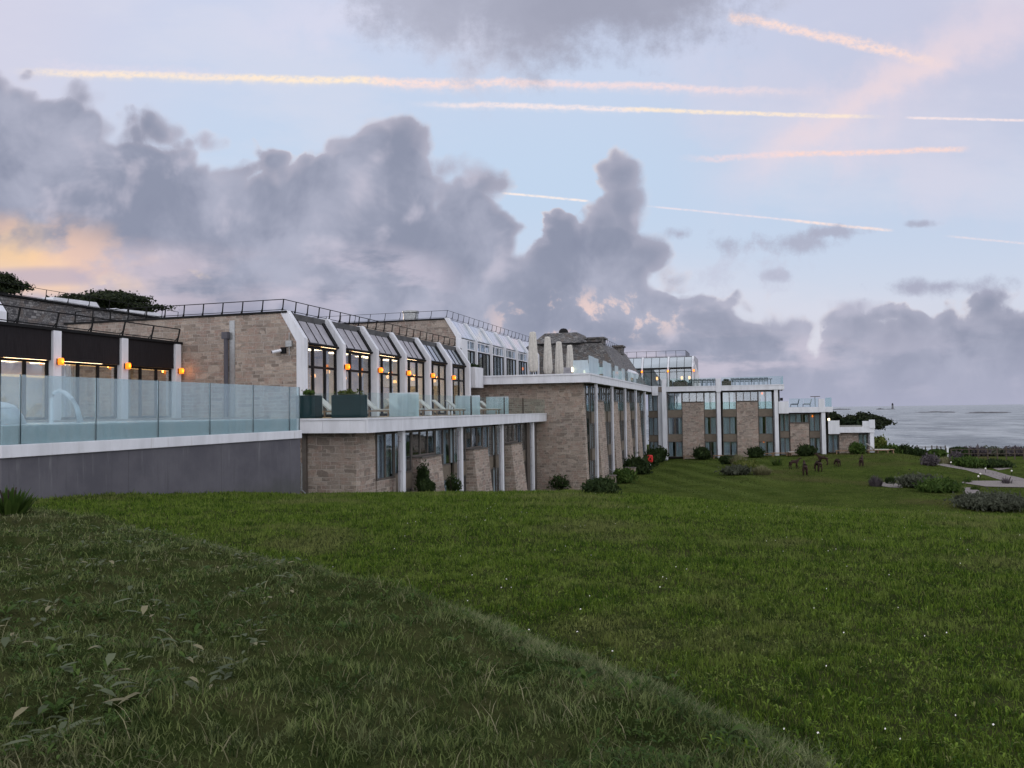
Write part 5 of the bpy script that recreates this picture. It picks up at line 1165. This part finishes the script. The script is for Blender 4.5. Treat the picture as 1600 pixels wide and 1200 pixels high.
def merge(name, obs):
    Vs, Fs, o, mats, mi = [], [], 0, [], []
    for ob in obs:
        me = ob.data; v = np.empty(len(me.vertices)*3, np.float32); me.vertices.foreach_get('co', v)
        f = np.empty(len(me.loops), np.int32); me.loops.foreach_get('vertex_index', f)
        Vs.append(v.reshape(-1, 3)); Fs.append(f.reshape(-1, 3)+o); o += len(me.vertices); mi.append(np.full(len(me.polygons), len(mats), np.int32)); mats.append(me.materials[0].name)
        bpy.data.objects.remove(ob); bpy.data.meshes.remove(me)
    r = npmesh(name, np.concatenate(Vs), np.concatenate(Fs), mats[0])
    for mm in mats[1:]: r.data.materials.append(MAT[mm])
    r.data.polygons.foreach_set('material_index', np.concatenate(mi)); return r
QL = 1.0
def okmask(x, y, bank):
    b = bank_in(x, y)+1.1*(vn(x, y, 1.4, 6)-.5)+.5*(vn(x, y, 4, 6)-.5)+np.random.default_rng(len(x)).uniform(-.3, .3, len(x)); d = x*FH[0]+y*FH[1]
    inb = (b > 0) & (d < 15.5)
    k = (x > -14.98) | (y > 25.5) | (y < 12.9)
    k &= ~((y > 30.6) & (x < -15.2))
    k &= ~((y > 61.5) & (x < -11.6))
    return k & (inb if bank else ~inb)
parts = []
x, y, rad = scatter(int(330000*QL), 2.2, 10, 1.35); k = okmask(x, y, False); x, y, rad = x[k], y[k], rad[k]; cl = .7+.6*np.sin(x*2.1+np.sin(y*1.7)*2)*np.sin(y*2.6+x)
parts.append(blades('g', x, y, rng.uniform(.022, .066, len(x))*tuft(x, y)*1.1, .0045*np.maximum(1, rad/5)*rng.uniform(.7, 1.4, len(x)), rng.uniform(.1, .85, len(x)), 'grass_lawn'))
x, y, rad = scatter(int(520000*QL), 10, 46, 1.25, .74); k = okmask(x, y, False); x, y, rad = x[k], y[k], rad[k]
parts.append(blades('g', x, y, rng.uniform(.03, .085, len(x))*tuft(x, y)*np.minimum(1.6, .8+rad/30), .0011*rad*rng.uniform(.7, 1.5, len(x)), rng.uniform(.1, .85, len(x)), 'grass_lawn', True))
x, y, rad = scatter(int(170000*QL), 46, 120, 1.0, .62); k = okmask(x, y, False) & (y < 101); x, y, rad = x[k], y[k], rad[k]
parts.append(blades('g', x, y, rng.uniform(.03, .08, len(x)), .0012*rad*rng.uniform(.7, 1.5, len(x)), rng.uniform(.3, .9, len(x)), 'grass_lawn', True))
tag(merge('lawn_grass', parts), 'short green mown grass covering the lawn', 'grass', kind='stuff')
parts = []
x, y, rad = scatter(int(260000*QL), 1.6, 16, 1.45); k = okmask(x, y, True); x, y, rad = x[k], y[k], rad[k]
parts.append(blades('g', x, y, rng.uniform(.025, .085, len(x))*tuft(x, y), .0046*np.maximum(1, rad/5)*rng.uniform(.7, 1.5, len(x)), rng.uniform(.3, .97, len(x)), 'grass_bank'))
x, y, rad = scatter(800000, 3.0, 16, 1.3); b_ = bank_in(x, y); w_ = np.abs(b_-.12-.3*(vn(x, y, 1.2)-.5)); w_ = w_+rng.uniform(-.25, .25, len(x)); k = (w_ < .02+.38*vn(x, y, .8, 3)) & (x > -14.9); x, y, rad = x[k], y[k], rad[k]
parts.append(blades('g', x, y, rng.uniform(.045, .11, len(x)), .0038*np.maximum(1, rad/5)*rng.uniform(.7, 1.4, len(x)), rng.uniform(.5, .95, len(x)), 'grass_rim'))
x, y, rad = scatter(int(2500), 1.8, 14, 1.3); k = okmask(x, y, True); x, y, rad = x[k], y[k], rad[k]
parts.append(blades('g', x, y, rng.uniform(.08, .17, len(x)), .0035*rng.uniform(.8, 1.8, len(x)), rng.uniform(.5, .97, len(x)), 'leaf_straw'))
tag(merge('bank_grass', parts), 'rough tangled grass covering the dark bank', 'grass', kind='stuff')
def rosettes(name, x, y, size, n, m, lift=.03, label='', upr=.35):
    """broad leaves in rosettes, each leaf a bent six sided blade"""
    N = len(x); X = np.repeat(x, n); Y = np.repeat(y, n); Z = G(X, Y); s = np.repeat(size, n)*rng.uniform(.6, 1.25, N*n); a = rng.uniform(0, 6.283, N*n)
    u = np.stack([np.cos(a), np.sin(a), X*0], 1); v = np.stack([-np.sin(a), np.cos(a), X*0], 1); up = rng.uniform(.05, upr*2, N*n); c = np.stack([X, Y, Z+lift*rng.uniform(.3, 1.2, N*n)], 1)
    P_ = lambda l, w2, z: c+u*(s*l)[:, None]+v*(s*w2)[:, None]+np.stack([X*0, X*0, s*z*up], 1)
    V_ = np.stack([P_(0, 0, 0), P_(.38, .17, .6), P_(.42, 0, .55), P_(.38, -.17, .6), P_(.75, .15, .85), P_(.78, 0, .8), P_(.75, -.15, .85), P_(1.05, 0, .6)], 1).reshape(-1, 3)
    k = np.arange(N*n)*8; T_ = lambda a_, b_, c_: np.stack([k+a_, k+b_, k+c_], 1)
    F_ = np.concatenate([T_(0, 2, 1), T_(0, 3, 2), T_(1, 2, 4), T_(2, 5, 4), T_(2, 3, 6), T_(2, 6, 5), T_(4, 5, 7), T_(5, 6, 7)])
    return npmesh(name, V_, F_, m)
x, y, rad = scatter(14000, 2.0, 13, 1.15); k = okmask(x, y, True) & (vn(x, y, 1.3, 5) > .35); x, y = x[k], y[k]
parts = [rosettes('w', x, y, rng.uniform(.014, .036, len(x)), 5, 'leaf_green', .035, upr=.5)]
x, y, rad = scatter(110, 3.6, 10, 1.1); k = okmask(x, y, True); x, y = x[k], y[k]
parts.append(rosettes('w', x, y, rng.uniform(.05, .09, len(x)), 7, 'leaf_green', .03, upr=.4))
x, y, rad = scatter(1700, 3.2, 11, 1.1); k = okmask(x, y, True) & ((x*RH[0]+y*RH[1]) < -.9-.1*rad); x, y = x[k], y[k]
parts.append(rosettes('w', x, y, rng.uniform(.03, .10, len(x)), 2, 'leaf_pale', .05, upr=.2))
x, y, rad = scatter(26000, 2.2, 22, 1.15); k = okmask(x, y, False); x, y = x[k], y[k]
parts.append(rosettes('w', x, y, rng.uniform(.014, .034, len(x)), 4, 'grass_lawn', .035, upr=.6))
tag(merge('weeds', parts), 'broad leaved weeds and clover growing in the grass', 'weeds', kind='stuff')
x, y, rad = scatter(260, 3.5, 26, 1.0, .7); k = okmask(x, y, False) & ((x*RH[0]+y*RH[1]) > -2); x, y = x[k], y[k]; n = len(x); z = G(x, y)+.06; V_ = []; F_ = []
for i in range(n):
    o = len(V_); r_ = .0058*random.uniform(.7, 1.3)
    V_ += [(x[i]+r_*math.cos(a*1.0472), y[i]+r_*math.sin(a*1.0472), z[i]+(.006 if a % 2 else 0)) for a in range(6)]+[(x[i], y[i], z[i]+.01)]
    F_ += [(o+a, o+(a+1) % 6, o+6) for a in range(6)]
tag(npmesh('daisies', np.array(V_), np.array(F_), 'petal'), 'tiny white daisies dotted over the lawn', 'flowers', kind='stuff')
